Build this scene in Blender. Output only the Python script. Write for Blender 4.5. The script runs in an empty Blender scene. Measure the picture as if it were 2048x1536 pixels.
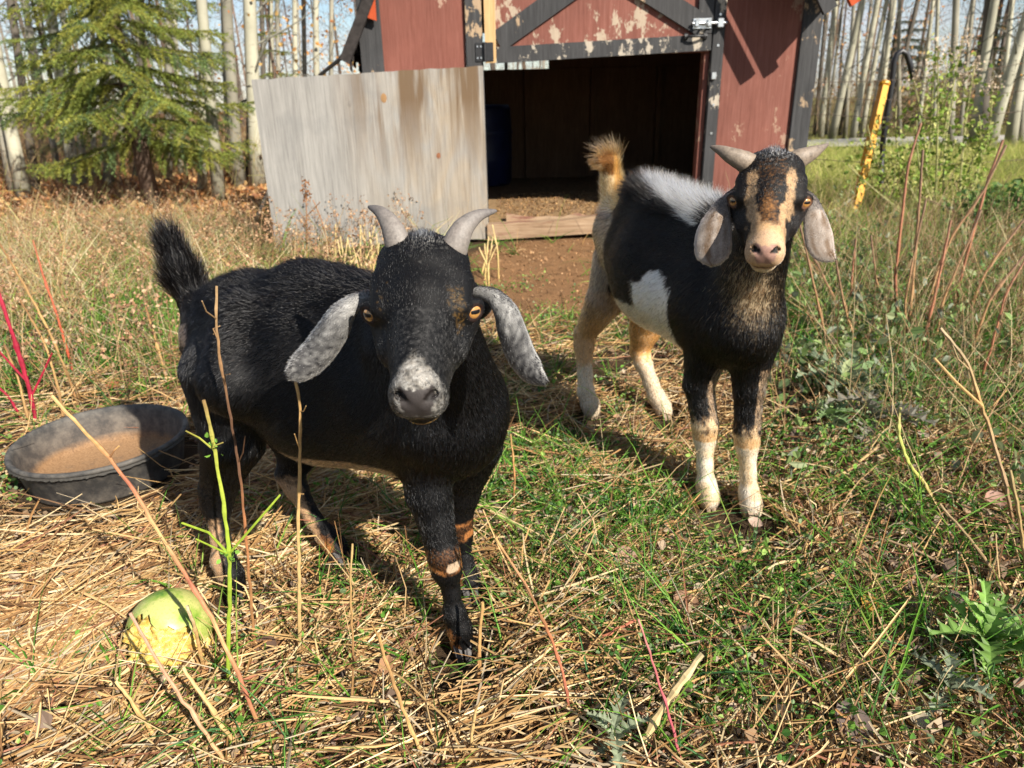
import bpy, bmesh, math, random
import numpy as np
from mathutils import Vector, Matrix, noise as mnoise

scene = bpy.context.scene
COL = scene.collection
rng = np.random.default_rng(7)
random.seed(7)

# ---------------------------------------------------------------- camera
CAM_H, PITCH, ROLL, FPX = 0.85, math.radians(22.0), math.radians(1.4), 1420.0
CP = np.array([0.0, 0.0, CAM_H])
_fwd = np.array([0, math.cos(PITCH), -math.sin(PITCH)])
_up0 = np.array([0, math.sin(PITCH), math.cos(PITCH)])
_rt0 = np.array([1.0, 0, 0])
_rt = _rt0 * math.cos(ROLL) - _up0 * math.sin(ROLL)
_up = _up0 * math.cos(ROLL) + _rt0 * math.sin(ROLL)
cam_data = bpy.data.cameras.new('camera')
cam = bpy.data.objects.new('camera', cam_data)
COL.objects.link(cam)
M = Matrix.Identity(4)
for i in range(3):
    M[i][0], M[i][1], M[i][2] = _rt[i], _up[i], -_fwd[i]
M[0][3], M[1][3], M[2][3] = CP
cam.matrix_world = M
cam_data.sensor_width = 36.0
cam_data.lens = 36.0 * FPX / 2048.0
cam_data.clip_start, cam_data.clip_end = 0.02, 800
cam_data.dof.use_dof = True
cam_data.dof.focus_distance = 0.95
cam_data.dof.aperture_fstop = 8.0
scene.camera = cam


def ray(px, py):
    return _rt * ((px - 1024) / FPX) + _up * (-(py - 768) / FPX) + _fwd


def W(px, py, Y):
    """point on the sight line through a photo pixel at world distance Y"""
    r = ray(px, py)
    return CP + r * (Y / r[1])


def G(px, py, z=0.0):
    """point where that sight line meets the ground"""
    r = ray(px, py)
    return CP + r * ((z - CAM_H) / r[2])


def depth(p):
    return float(np.dot(np.asarray(p) - CP, _fwd))


def mpp(p):
    return depth(p) / FPX


# ---------------------------------------------------------------- light
SUN_EL, SUN_AZ = math.radians(35), math.radians(39)      # azimuth: to the right of straight behind the camera
to_sun = Vector((math.sin(SUN_AZ) * math.cos(SUN_EL), -math.cos(SUN_AZ) * math.cos(SUN_EL), math.sin(SUN_EL)))
sun_d = bpy.data.lights.new('sun', 'SUN')
sun_d.energy = 5.0
sun_d.angle = math.radians(0.53)
sun_d.color = (1.0, 0.93, 0.82)
sun = bpy.data.objects.new('sun', sun_d)
COL.objects.link(sun)
sun.rotation_euler = to_sun.to_track_quat('Z', 'Y').to_euler()
world = bpy.data.worlds.new('World')
scene.world = world
world.use_nodes = True
wn, wl = world.node_tree.nodes, world.node_tree.links
wn.clear()
w_out = wn.new('ShaderNodeOutputWorld')
w_bg = wn.new('ShaderNodeBackground')
w_sky = wn.new('ShaderNodeTexSky')
w_sky.sky_type = 'NISHITA'
w_sky.sun_disc = False
w_sky.sun_elevation = SUN_EL
w_sky.sun_rotation = math.atan2(to_sun.x, to_sun.y)
w_sky.altitude = 700
w_sky.dust_density = 0.4
w_bg.inputs['Strength'].default_value = 0.066
# broken autumn cloud over the whole sky
w_tc = wn.new('ShaderNodeTexCoord')
w_map = wn.new('ShaderNodeMapping')
w_map.inputs['Scale'].default_value = (1, 1, 2.6)
w_no = wn.new('ShaderNodeTexNoise')
w_no.inputs['Scale'].default_value = 3.2
w_no.inputs['Detail'].default_value = 7
w_no.inputs['Roughness'].default_value = 0.58
w_rp = wn.new('ShaderNodeValToRGB')
w_rp.color_ramp.elements[0].position = 0.47
w_rp.color_ramp.elements[0].color = (0, 0, 0, 1)
w_rp.color_ramp.elements[1].position = 0.66
w_rp.color_ramp.elements[1].color = (0.8, 0.8, 0.8, 1)
w_mix = wn.new('ShaderNodeMixRGB')
w_mix.inputs['Color2'].default_value = (6.6, 6.9, 7.6, 1)
wl.new(w_tc.outputs['Generated'], w_map.inputs['Vector'])
wl.new(w_map.outputs['Vector'], w_no.inputs['Vector'])
wl.new(w_no.outputs['Fac'], w_rp.inputs['Fac'])
wl.new(w_rp.outputs['Color'], w_mix.inputs['Fac'])
wl.new(w_sky.outputs['Color'], w_mix.inputs['Color1'])
wl.new(w_mix.outputs['Color'], w_bg.inputs['Color'])
wl.new(w_bg.outputs['Background'], w_out.inputs['Surface'])
scene.view_settings.view_transform = 'Standard'
scene.view_settings.look = 'None'
scene.view_settings.exposure = 0.88
scene.view_settings.gamma = 1.0
scene.view_settings.use_curve_mapping = False
scene.render.engine = 'CYCLES'
scene.cycles.max_bounces = 6
scene.cycles.diffuse_bounces = 3
scene.cycles.glossy_bounces = 2
scene.cycles.transmission_bounces = 4
scene.cycles.transparent_max_bounces = 4
scene.cycles.use_denoising = True
scene.cycles.use_adaptive_sampling = True
scene.cycles.adaptive_threshold = 0.02


# ---------------------------------------------------------------- helpers
def nz(v):
    v = np.asarray(v, float)
    return v / (np.linalg.norm(v, axis=-1, keepdims=True) + 1e-12)


def tag(o, label=None, cat=None, group=None, kind=None):
    if label: o['label'] = label
    if cat: o['category'] = cat
    if group: o['group'] = group
    if kind: o['kind'] = kind
    return o


def empty(name, loc=(0, 0, 0)):
    o = bpy.data.objects.new(name, None)
    o.empty_display_size = 0.05
    o.location = tuple(loc)
    COL.objects.link(o)
    return o


def link(name, me, mat=None, parent=None, loc=None):
    """one mesh object; vertices are given in world space unless loc is set"""
    o = bpy.data.objects.new(name, me)
    COL.objects.link(o)
    if mat is not None:
        for m in (mat if isinstance(mat, (list, tuple)) else [mat]):
            me.materials.append(m)
    if parent is not None:
        o.parent = parent
        if loc is None:
            p, off = parent, Vector((0, 0, 0))
            while p is not None:
                off += p.location
                p = p.parent
            o.location = -off
    if loc is not None:
        o.location = tuple(loc)
    return o


def mesh_from(name, V, F, col=None, smooth=False, mats=None):
    """V (n,3), F list of arrays of equal-size polygons or one (m,k) array"""
    V = np.asarray(V, np.float32)
    me = bpy.data.meshes.new(name)
    Fs = F if isinstance(F, list) else [F]
    Fs = [np.asarray(f, np.int32) for f in Fs if len(f)]
    nl = sum(f.size for f in Fs)
    nf = sum(len(f) for f in Fs)
    me.vertices.add(len(V))
    me.vertices.foreach_set('co', V.ravel())
    me.loops.add(nl)
    me.loops.foreach_set('vertex_index', np.concatenate([f.ravel() for f in Fs]))
    me.polygons.add(nf)
    st = []
    o = 0
    for f in Fs:
        st.append(o + np.arange(len(f)) * f.shape[1])
        o += f.size
    me.polygons.foreach_set('loop_start', np.concatenate(st).astype(np.int32))
    me.polygons.foreach_set('use_smooth', np.full(nf, bool(smooth)))
    if mats is not None:
        me.polygons.foreach_set('material_index', np.asarray(mats, np.int32))
    if col is not None:
        a = me.color_attributes.new('Col', 'FLOAT_COLOR', 'POINT')
        c = np.ones((len(V), 4), np.float32)
        c[:, :3] = col
        a.data.foreach_set('color', c.ravel())
    me.update(calc_edges=True)
    me.validate()
    return me


class MB:
    """collects shapes into one mesh"""
    def __init__(s):
        s.V, s.F4, s.F3, s.C, s.n = [], [], [], [], 0

    def add(s, V, F4=None, F3=None, col=(1, 1, 1)):
        V = np.asarray(V, float)
        s.V.append(V)
        if F4 is not None and len(F4): s.F4.append(np.asarray(F4) + s.n)
        if F3 is not None and len(F3): s.F3.append(np.asarray(F3) + s.n)
        c = np.asarray(col, float)
        s.C.append(np.broadcast_to(c, (len(V), 3)).copy())
        s.n += len(V)

    def box(s, c, size, R=None, col=(1, 1, 1), jit=0.0):
        q = np.array([[x, y, z] for x in (-.5, .5) for y in (-.5, .5) for z in (-.5, .5)]) * np.asarray(size)
        if jit: q += rng.normal(0, jit, q.shape)
        if R is not None: q = q @ np.asarray(R).T
        s.add(q + np.asarray(c), [[0, 1, 3, 2], [4, 6, 7, 5], [0, 4, 5, 1], [2, 3, 7, 6], [0, 2, 6, 4], [1, 5, 7, 3]], col=col)

    def tube(s, P, r, n=6, col=(1, 1, 1), cap=True):
        P = np.asarray(P, float)
        m = len(P)
        r = np.broadcast_to(np.asarray(r, float), (m,))
        T = nz(np.gradient(P, axis=0))
        ref = np.array([0, 0, 1.0]) if abs(T[0][2]) < .9 else np.array([1.0, 0, 0])
        a = np.linspace(0, 2 * np.pi, n, endpoint=False)
        V = []
        u = nz(np.cross(T[0], ref))
        for i in range(m):
            u = nz(u - T[i] * np.dot(u, T[i]))
            w = np.cross(T[i], u)
            V.append(P[i] + r[i] * (np.cos(a)[:, None] * u + np.sin(a)[:, None] * w))
        V = np.concatenate(V)
        i, j = np.meshgrid(np.arange(m - 1), np.arange(n), indexing='ij')
        j2 = (j + 1) % n
        F4 = np.stack([i * n + j, i * n + j2, (i + 1) * n + j2, (i + 1) * n + j], -1).reshape(-1, 4)
        F3 = []
        c = np.asarray(col, float)
        if c.ndim == 2: c = np.repeat(c, n, 0)
        if cap:
            V = np.concatenate([V, P[:1], P[-1:]])
            k0, k1 = m * n, m * n + 1
            F3 = [[k0, (q + 1) % n, q] for q in range(n)] + [[k1, (m - 1) * n + q, (m - 1) * n + (q + 1) % n] for q in range(n)]
            if c.ndim == 2: c = np.concatenate([c, c[:1], c[-1:]])
        s.add(V, F4, F3, c)

    def mesh(s, name, smooth=False):
        V = np.concatenate(s.V)
        F = []
        if s.F4: F.append(np.concatenate(s.F4))
        if s.F3: F.append(np.concatenate(s.F3))
        return mesh_from(name, V, F, np.concatenate(s.C), smooth)

    def obj(s, name, mat, parent=None, smooth=False, loc=None):
        return link(name, s.mesh(name, smooth), mat, parent, loc)


def vnoise(P, scale=1.0, seed=0):
    """vectorised value noise in 0..1"""
    P = np.asarray(P, float) * scale + seed * 17.31
    I = np.floor(P).astype(np.int64)
    f = P - I
    f = f * f * (3 - 2 * f)
    out = np.zeros(len(P))
    for dx in (0, 1):
        for dy in (0, 1):
            for dz in (0, 1):
                h = ((I[:, 0] + dx) * 73856093) ^ ((I[:, 1] + dy) * 19349663) ^ ((I[:, 2] + dz) * 83492791)
                h = (h ^ (h >> 13)) * 1274126177
                h = ((h ^ (h >> 16)) & 0xFFFFFF) / float(0xFFFFFF)
                w = (f[:, 0] if dx else 1 - f[:, 0]) * (f[:, 1] if dy else 1 - f[:, 1]) * (f[:, 2] if dz else 1 - f[:, 2])
                out += w * h
    return out


def sstep(a, b, x):
    t = np.clip((x - a) / (b - a), 0, 1)
    return t * t * (3 - 2 * t)


# ---------------------------------------------------------------- materials
def mat_new(name):
    m = bpy.data.materials.new(name)
    m.use_nodes = True
    nt = m.node_tree
    nt.nodes.clear()
    out = nt.nodes.new('ShaderNodeOutputMaterial')
    b = nt.nodes.new('ShaderNodeBsdfPrincipled')
    nt.links.new(b.outputs[0], out.inputs['Surface'])
    return m, nt, b


def nd(nt, t, **kw):
    n = nt.nodes.new(t)
    for k, v in kw.items():
        if k in n.inputs: n.inputs[k].default_value = v
        else: setattr(n, k, v)
    return n


def ramp(nt, fac, stops):
    r = nt.nodes.new('ShaderNodeValToRGB')
    e = r.color_ramp.elements
    while len(e) < len(stops): e.new(0.5)
    for i, (p, c) in enumerate(stops):
        e[i].position = p
        e[i].color = (c[0], c[1], c[2], 1)
    nt.links.new(fac, r.inputs['Fac'])
    return r.outputs['Color']


def noise_node(nt, scale, detail=5, rough=.6, vec=None, dist=0.0, stretch=None):
    n = nd(nt, 'ShaderNodeTexNoise', Scale=scale, Detail=detail, Roughness=rough, Distortion=dist)
    if stretch is not None:
        mp = nd(nt, 'ShaderNodeMapping')
        mp.inputs['Scale'].default_value = stretch
        if vec is None:
            vec = nd(nt, 'ShaderNodeTexCoord').outputs['Object']
        nt.links.new(vec, mp.inputs['Vector'])
        vec = mp.outputs['Vector']
    if vec is None:
        vec = nd(nt, 'ShaderNodeTexCoord').outputs['Object']
    nt.links.new(vec, n.inputs['Vector'])
    return n.outputs['Fac']


def mixc(nt, fac, a, b, mode='MIX'):
    m = nt.nodes.new('ShaderNodeMixRGB')
    m.blend_type = mode
    for s, v in (('Fac', fac), ('Color1', a), ('Color2', b)):
        if isinstance(v, (int, float)): m.inputs[s].default_value = v
        elif isinstance(v, (tuple, list)): m.inputs[s].default_value = (*v[:3], 1)
        else: nt.links.new(v, m.inputs[s])
    return m.outputs['Color']


def bump(nt, b, h, strength=.4, dist=.01):
    n = nd(nt, 'ShaderNodeBump', Strength=strength, Distance=dist)
    nt.links.new(h, n.inputs['Height'])
    nt.links.new(n.outputs['Normal'], b.inputs['Normal'])


def mat_attr(name, rough=.7, var=.0, trans=0.0, spec=.3, noise_scale=60.0):
    """colour comes from the mesh's own colour attribute, with a little grain; leaves let light through"""
    m, nt, b = mat_new(name)
    a = nd(nt, 'ShaderNodeAttribute', attribute_name='Col')
    c = a.outputs['Color']
    if var:
        f = noise_node(nt, noise_scale, 3)
        k = ramp(nt, f, [(.3, (1 - var,) * 3), (.7, (1 + var,) * 3)])
        c = mixc(nt, 1.0, c, k, 'MULTIPLY')
    nt.links.new(c, b.inputs['Base Color'])
    b.inputs['Roughness'].default_value = rough
    b.inputs['Specular IOR Level'].default_value = spec
    if trans:
        out = [n for n in nt.nodes if n.type == 'OUTPUT_MATERIAL'][0]
        t = nd(nt, 'ShaderNodeBsdfTranslucent')
        nt.links.new(c, t.inputs['Color'])
        mx = nd(nt, 'ShaderNodeMixShader', Fac=trans)
        nt.links.new(b.outputs[0], mx.inputs[1])
        nt.links.new(t.outputs[0], mx.inputs[2])
        nt.links.new(mx.outputs[0], out.inputs['Surface'])
    return m


def mat_plain(name, col, rough=.6, metal=0.0, spec=.4, var=.15, scale=40, bumpy=0.0):
    m, nt, b = mat_new(name)
    f = noise_node(nt, scale, 5)
    c = ramp(nt, f, [(.25, tuple(x * (1 - var) for x in col)), (.75, tuple(min(1, x * (1 + var)) for x in col))])
    nt.links.new(c, b.inputs['Base Color'])
    b.inputs['Roughness'].default_value = rough
    b.inputs['Metallic'].default_value = metal
    b.inputs['Specular IOR Level'].default_value = spec
    if bumpy: bump(nt, b, f, bumpy, .005)
    return m


MAT_LEAF = mat_attr('leaf', .55, 0, .3)
MAT_STRAW = mat_attr('straw', .6, 0, .12, .3)
MAT_BARK = mat_attr('stem', .7, .18, 0, .25, 120)


# ================================================================ ground
def ground_h(x, y):
    """gentle lumps, level under the animals"""
    x, y = np.asarray(x, float), np.asarray(y, float)
    P = np.stack([x.ravel(), y.ravel(), np.zeros(x.size)], 1)
    h = (vnoise(P, 1.7, 11) - .5) * .05 + (vnoise(P, 5.0, 12) - .5) * .02
    far = np.clip((P[:, 1] - 2.2) / 2.0, .12, 1)
    return (h * far).reshape(x.shape)


def dirt_zone(x, y):
    """0..1: trodden bare soil before the shed door"""
    d = np.sqrt(((x - .42 - .05 * (y - 3.5)) / .72) ** 2 + ((y - 3.65) / .98) ** 2)
    P = np.stack([np.ravel(x), np.ravel(y), np.zeros(np.size(x))], 1)
    return sstep(1.15, .75, d + .5 * (vnoise(P, 4, 21).reshape(np.shape(x)) - .5))


def make_ground():
    xs = np.concatenate([np.linspace(-60, -6, 28), np.linspace(-5.8, 6, 180), np.linspace(6.4, 60, 28)])
    ys = np.concatenate([np.linspace(-6, .2, 8), np.linspace(.3, 9, 150), np.linspace(9.5, 90, 40)])
    X, Y = np.meshgrid(xs, ys, indexing='ij')
    Z = ground_h(X, Y)
    V = np.stack([X, Y, Z], -1).reshape(-1, 3)
    n, m = X.shape
    i, j = np.meshgrid(np.arange(n - 1), np.arange(m - 1), indexing='ij')
    F = np.stack([i * m + j, (i + 1) * m + j, (i + 1) * m + j + 1, i * m + j + 1], -1).reshape(-1, 4)
    dz = dirt_zone(V[:, 0], V[:, 1])
    wood = sstep(5.4, 6.4, V[:, 1] + .6 * vnoise(V, 1.2, 5)) * (V[:, 0] < 2)
    soil, dirt, litter, field = np.array((.070, .046, .026)), np.array((.26, .145, .07)), np.array((.24, .12, .05)), np.array((.16, .15, .05))
    c = np.tile(soil, (len(V), 1))
    fz = sstep(4.5, 6, V[:, 1]) * (V[:, 0] > 1.5)
    c = c * (1 - fz[:, None]) + field * fz[:, None]
    c = c * (1 - wood[:, None]) + litter * wood[:, None]
    c = c * (1 - dz[:, None]) + dirt * dz[:, None]
    m_, nt, b = mat_new('soil')
    a = nd(nt, 'ShaderNodeAttribute', attribute_name='Col')
    f1, f2 = noise_node(nt, 9, 8, .65), noise_node(nt, 160, 6, .75)
    k = mixc(nt, .5, ramp(nt, f1, [(.3, (.55, .55, .55)), (.7, (1.35, 1.3, 1.25))]), ramp(nt, f2, [(.3, (.35, .35, .35)), (.7, (1.6, 1.55, 1.5))]))
    nt.links.new(mixc(nt, 1.0, a.outputs['Color'], k, 'MULTIPLY'), b.inputs['Base Color'])
    b.inputs['Roughness'].default_value = .95
    b.inputs['Specular IOR Level'].default_value = .15
    bump(nt, b, mixc(nt, .5, f1, f2), .9, .02)
    o = link('ground', mesh_from('ground', V, F, c, True), m_)
    tag(o, 'trodden pasture soil under straw and grass', None, None, 'structure')
    # gravel track beyond the fence
    mb = MB()
    xs = np.linspace(2.2, 60, 60)
    for s in range(len(xs) - 1):
        q = []
        for x in (xs[s], xs[s + 1]):
            for w in (-.85, .85):
                q.append([x, 12.2 + .035 * (x - 4) + w, float(ground_h(np.array([x]), np.array([12.2 + w]))[0]) + .035])
        mb.add(q, [[0, 2, 3, 1]], col=(.40, .37, .34))
    o = mb.obj('gravel_track', mat_attr('gravel', .9, .35, 0, .2, 30))
    tag(o, 'pale gravel track running beyond the fence', None, None, 'structure')


make_ground()


# ================================================================ shed
def mat_wood(name, c0, c1, c2, grain=(60, 60, 2.2), rough=.8, flecks=None, fleck_amt=.6, stains=None, bumpy=.35, worn=None):
    """vertical-grained timber: fine streaks, optional bare flecks where paint is gone"""
    m, nt, b = mat_new(name)
    g1 = noise_node(nt, 1.0, 6, .65, stretch=grain)
    g2 = noise_node(nt, 1.0, 4, .6, stretch=tuple(q * 3.3 for q in grain))
    big = noise_node(nt, 2.6, 5, .6)
    c = ramp(nt, g1, [(.28, c0), (.52, c1), (.78, c2)])
    c = mixc(nt, .35, c, ramp(nt, g2, [(.3, tuple(x * .6 for x in c0)), (.7, tuple(min(1, x * 1.15) for x in c2))]))
    c = mixc(nt, 1.0, c, ramp(nt, big, [(.25, (.82, .82, .82)), (.75, (1.14, 1.12, 1.1))]), 'MULTIPLY')
    if stains:
        for (col, sc, lo, hi) in stains:
            f = noise_node(nt, 1.0, 5, .6, stretch=sc)
            mm = ramp(nt, f, [(lo, (0, 0, 0)), (hi, (1, 1, 1))])
            c = mixc(nt, mm, c, col)
    if flecks:
        f = noise_node(nt, 1.0, 9, .72, stretch=(9, 9, 5.5))
        f2 = noise_node(nt, 1.0, 3, .5, stretch=(1.6, 1.6, 1.3))
        mm = mixc(nt, 1.0, f, ramp(nt, f2, [(.3, (.72, .72, .72)), (.7, (1.1, 1.1, 1.1))]), 'MULTIPLY')
        mk = ramp(nt, mm, [(fleck_amt, (0, 0, 0)), (fleck_amt + .02, (1, 1, 1))])
        fc = ramp(nt, g2, [(.3, tuple(x * .7 for x in flecks)), (.7, flecks)])
        c = mixc(nt, mk, c, fc)
    nt.links.new(c, b.inputs['Base Color'])
    b.inputs['Roughness'].default_value = rough
    b.inputs['Specular IOR Level'].default_value = .2
    bump(nt, b, g2, bumpy * .6, .0012)
    return m


MAT_RED = mat_wood('red stained siding', (.15, .052, .037), (.20, .074, .055), (.26, .115, .09), flecks=(.38, .24, .17), fleck_amt=.535)
MAT_RED_FRESH = mat_wood('sound red siding', (.15, .050, .035), (.20, .072, .053), (.26, .11, .085), flecks=(.40, .26, .19), fleck_amt=.615)
MAT_RED_WORN = mat_wood('worn red door panel', (.15, .052, .037), (.20, .074, .055), (.26, .115, .09), flecks=(.44, .35, .26), fleck_amt=.49)
MAT_BLACK = mat_wood('black painted trim', (.030, .030, .031), (.048, .048, .05), (.08, .08, .082), flecks=(.42, .30, .19), fleck_amt=.565)
MAT_BLACK_WORN = mat_wood('peeling black paint', (.028, .028, .029), (.048, .048, .05), (.085, .085, .087), flecks=(.46, .40, .32), fleck_amt=.485)


def mat_plywood():
    """weathered sheet: silver grey, warmer where rain ran less, brown run-stains from the top edge"""
    m, nt, b = mat_new('weathered plywood')
    tc = nd(nt, 'ShaderNodeTexCoord').outputs['Object']
    sx = nd(nt, 'ShaderNodeSeparateXYZ')
    nt.links.new(tc, sx.inputs[0])
    g1 = noise_node(nt, 1.0, 7, .7, tc, .15, (30, 30, 1.4))
    g2 = noise_node(nt, 1.0, 5, .65, tc, 0, (130, 130, 4.5))
    blot = noise_node(nt, 3.0, 6, .6, tc)
    wav = noise_node(nt, 1.0, 4, .55, tc, 1.5, (5, 5, 1.6))
    cool = ramp(nt, g1, [(.25, (.145, .14, .132)), (.5, (.24, .233, .22)), (.78, (.34, .33, .31))])
    warm = ramp(nt, g1, [(.25, (.17, .125, .08)), (.5, (.28, .22, .15)), (.78, (.37, .305, .225))])
    def mr(v, a0, a1):
        n = nd(nt, 'ShaderNodeMapRange')
        n.inputs['From Min'].default_value, n.inputs['From Max'].default_value = a0, a1
        nt.links.new(v, n.inputs['Value'])
        return n.outputs[0]
    def mul(a_, b_, op='MULTIPLY'):
        n = nd(nt, 'ShaderNodeMath', operation=op)
        for i, v in enumerate((a_, b_)):
            if isinstance(v, (int, float)): n.inputs[i].default_value = v
            else: nt.links.new(v, n.inputs[i])
        n.use_clamp = True
        return n.outputs[0]
    side = mr(mul(sx.outputs[0], mul(wav, .7), 'ADD') if False else sx.outputs[0], -1.0, -.45)
    side = mul(mul(side, mr(wav, .35, .62)), 1.0)
    c = mixc(nt, side, cool, warm)
    c = mixc(nt, .35, c, ramp(nt, g2, [(.3, (.10, .09, .08)), (.55, (.33, .31, .28)), (.75, (.46, .43, .39))]))
    c = mixc(nt, mul(mr(blot, .52, .70), .55), c, (.16, .158, .155))
    run = noise_node(nt, 1.0, 4, .6, tc, .2, (11, 11, .7))
    top = mr(sx.outputs[2], .42, .85)
    mid = mr(sx.outputs[0], -1.0, -.72)
    stain = mul(mul(mr(run, .42, .53), top), mul(mid, .95))
    c = mixc(nt, stain, c, (.125, .08, .045))
    nt.links.new(c, b.inputs['Base Color'])
    b.inputs['Roughness'].default_value = .85
    b.inputs['Specular IOR Level'].default_value = .2
    bump(nt, b, g2, .6, .0015)
    return m


MAT_PLY = mat_plywood()
MAT_STUD = mat_wood('raw pine', (.46, .28, .12), (.56, .36, .17), (.62, .42, .22), grain=(40, 40, 1.5))
MAT_OLDWOOD = mat_wood('bleached plank', (.20, .12, .07), (.32, .22, .135), (.42, .31, .21), grain=(2.5, 40, 40), stains=[((.16, .06, .045), (3, 20, 20), .55, .68)])
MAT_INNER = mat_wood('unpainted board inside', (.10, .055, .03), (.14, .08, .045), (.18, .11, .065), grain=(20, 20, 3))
MAT_STEEL = mat_plain('zinc plated steel', (.62, .64, .66), .32, .9, .5, .12, 60)
MAT_IRON = mat_plain('black iron', (.03, .03, .032), .5, .3, .4, .3, 60)
MAT_SHINGLE = mat_plain('tar paper', (.035, .03, .028), .95, 0, .2, .5, 30, .6)
MAT_ORANGE = mat_wood('orange red fascia', (.34, .05, .015), (.45, .075, .025), (.52, .11, .04), flecks=(.55, .42, .3), fleck_amt=.66)

SY = 4.55                                   # face of the front wall


def fx(px, py, Y=SY): return float(W(px, py, Y)[0])
def fz(px, py, Y=SY): return float(W(px, py, Y)[2])


def bar_xz(mb, a, b, w, y0, y1):
    """board in the front wall's plane from a to b (x,z), width w, between depths y0 and y1"""
    a, b = np.array(a, float), np.array(b, float)
    d = nz(b - a)
    n = np.array([-d[1], d[0]])
    q = [a + n * w / 2, a - n * w / 2, b - n * w / 2, b + n * w / 2]
    V = [[p[0], y0, p[1]] for p in q] + [[p[0], y1, p[1]] for p in q]
    mb.add(V, [[3, 2, 1, 0], [4, 5, 6, 7], [0, 1, 5, 4], [1, 2, 6, 5], [2, 3, 7, 6], [3, 0, 4, 7]])


def slab(name, x0, x1, y0, y1, z0, z1, mat, parent, bev=.004):
    bm = bmesh.new()
    bmesh.ops.create_cube(bm, size=1)
    bmesh.ops.scale(bm, vec=(x1 - x0, y1 - y0, z1 - z0), verts=bm.verts)
    bmesh.ops.translate(bm, vec=((x0 + x1) / 2, (y0 + y1) / 2, (z0 + z1) / 2), verts=bm.verts)
    if bev: bmesh.ops.bevel(bm, geom=list(bm.edges), offset=bev, segments=1, affect='EDGES')
    me = bpy.data.meshes.new(name)
    bm.to_mesh(me)
    bm.free()
    return link(name, me, mat, parent)


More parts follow.
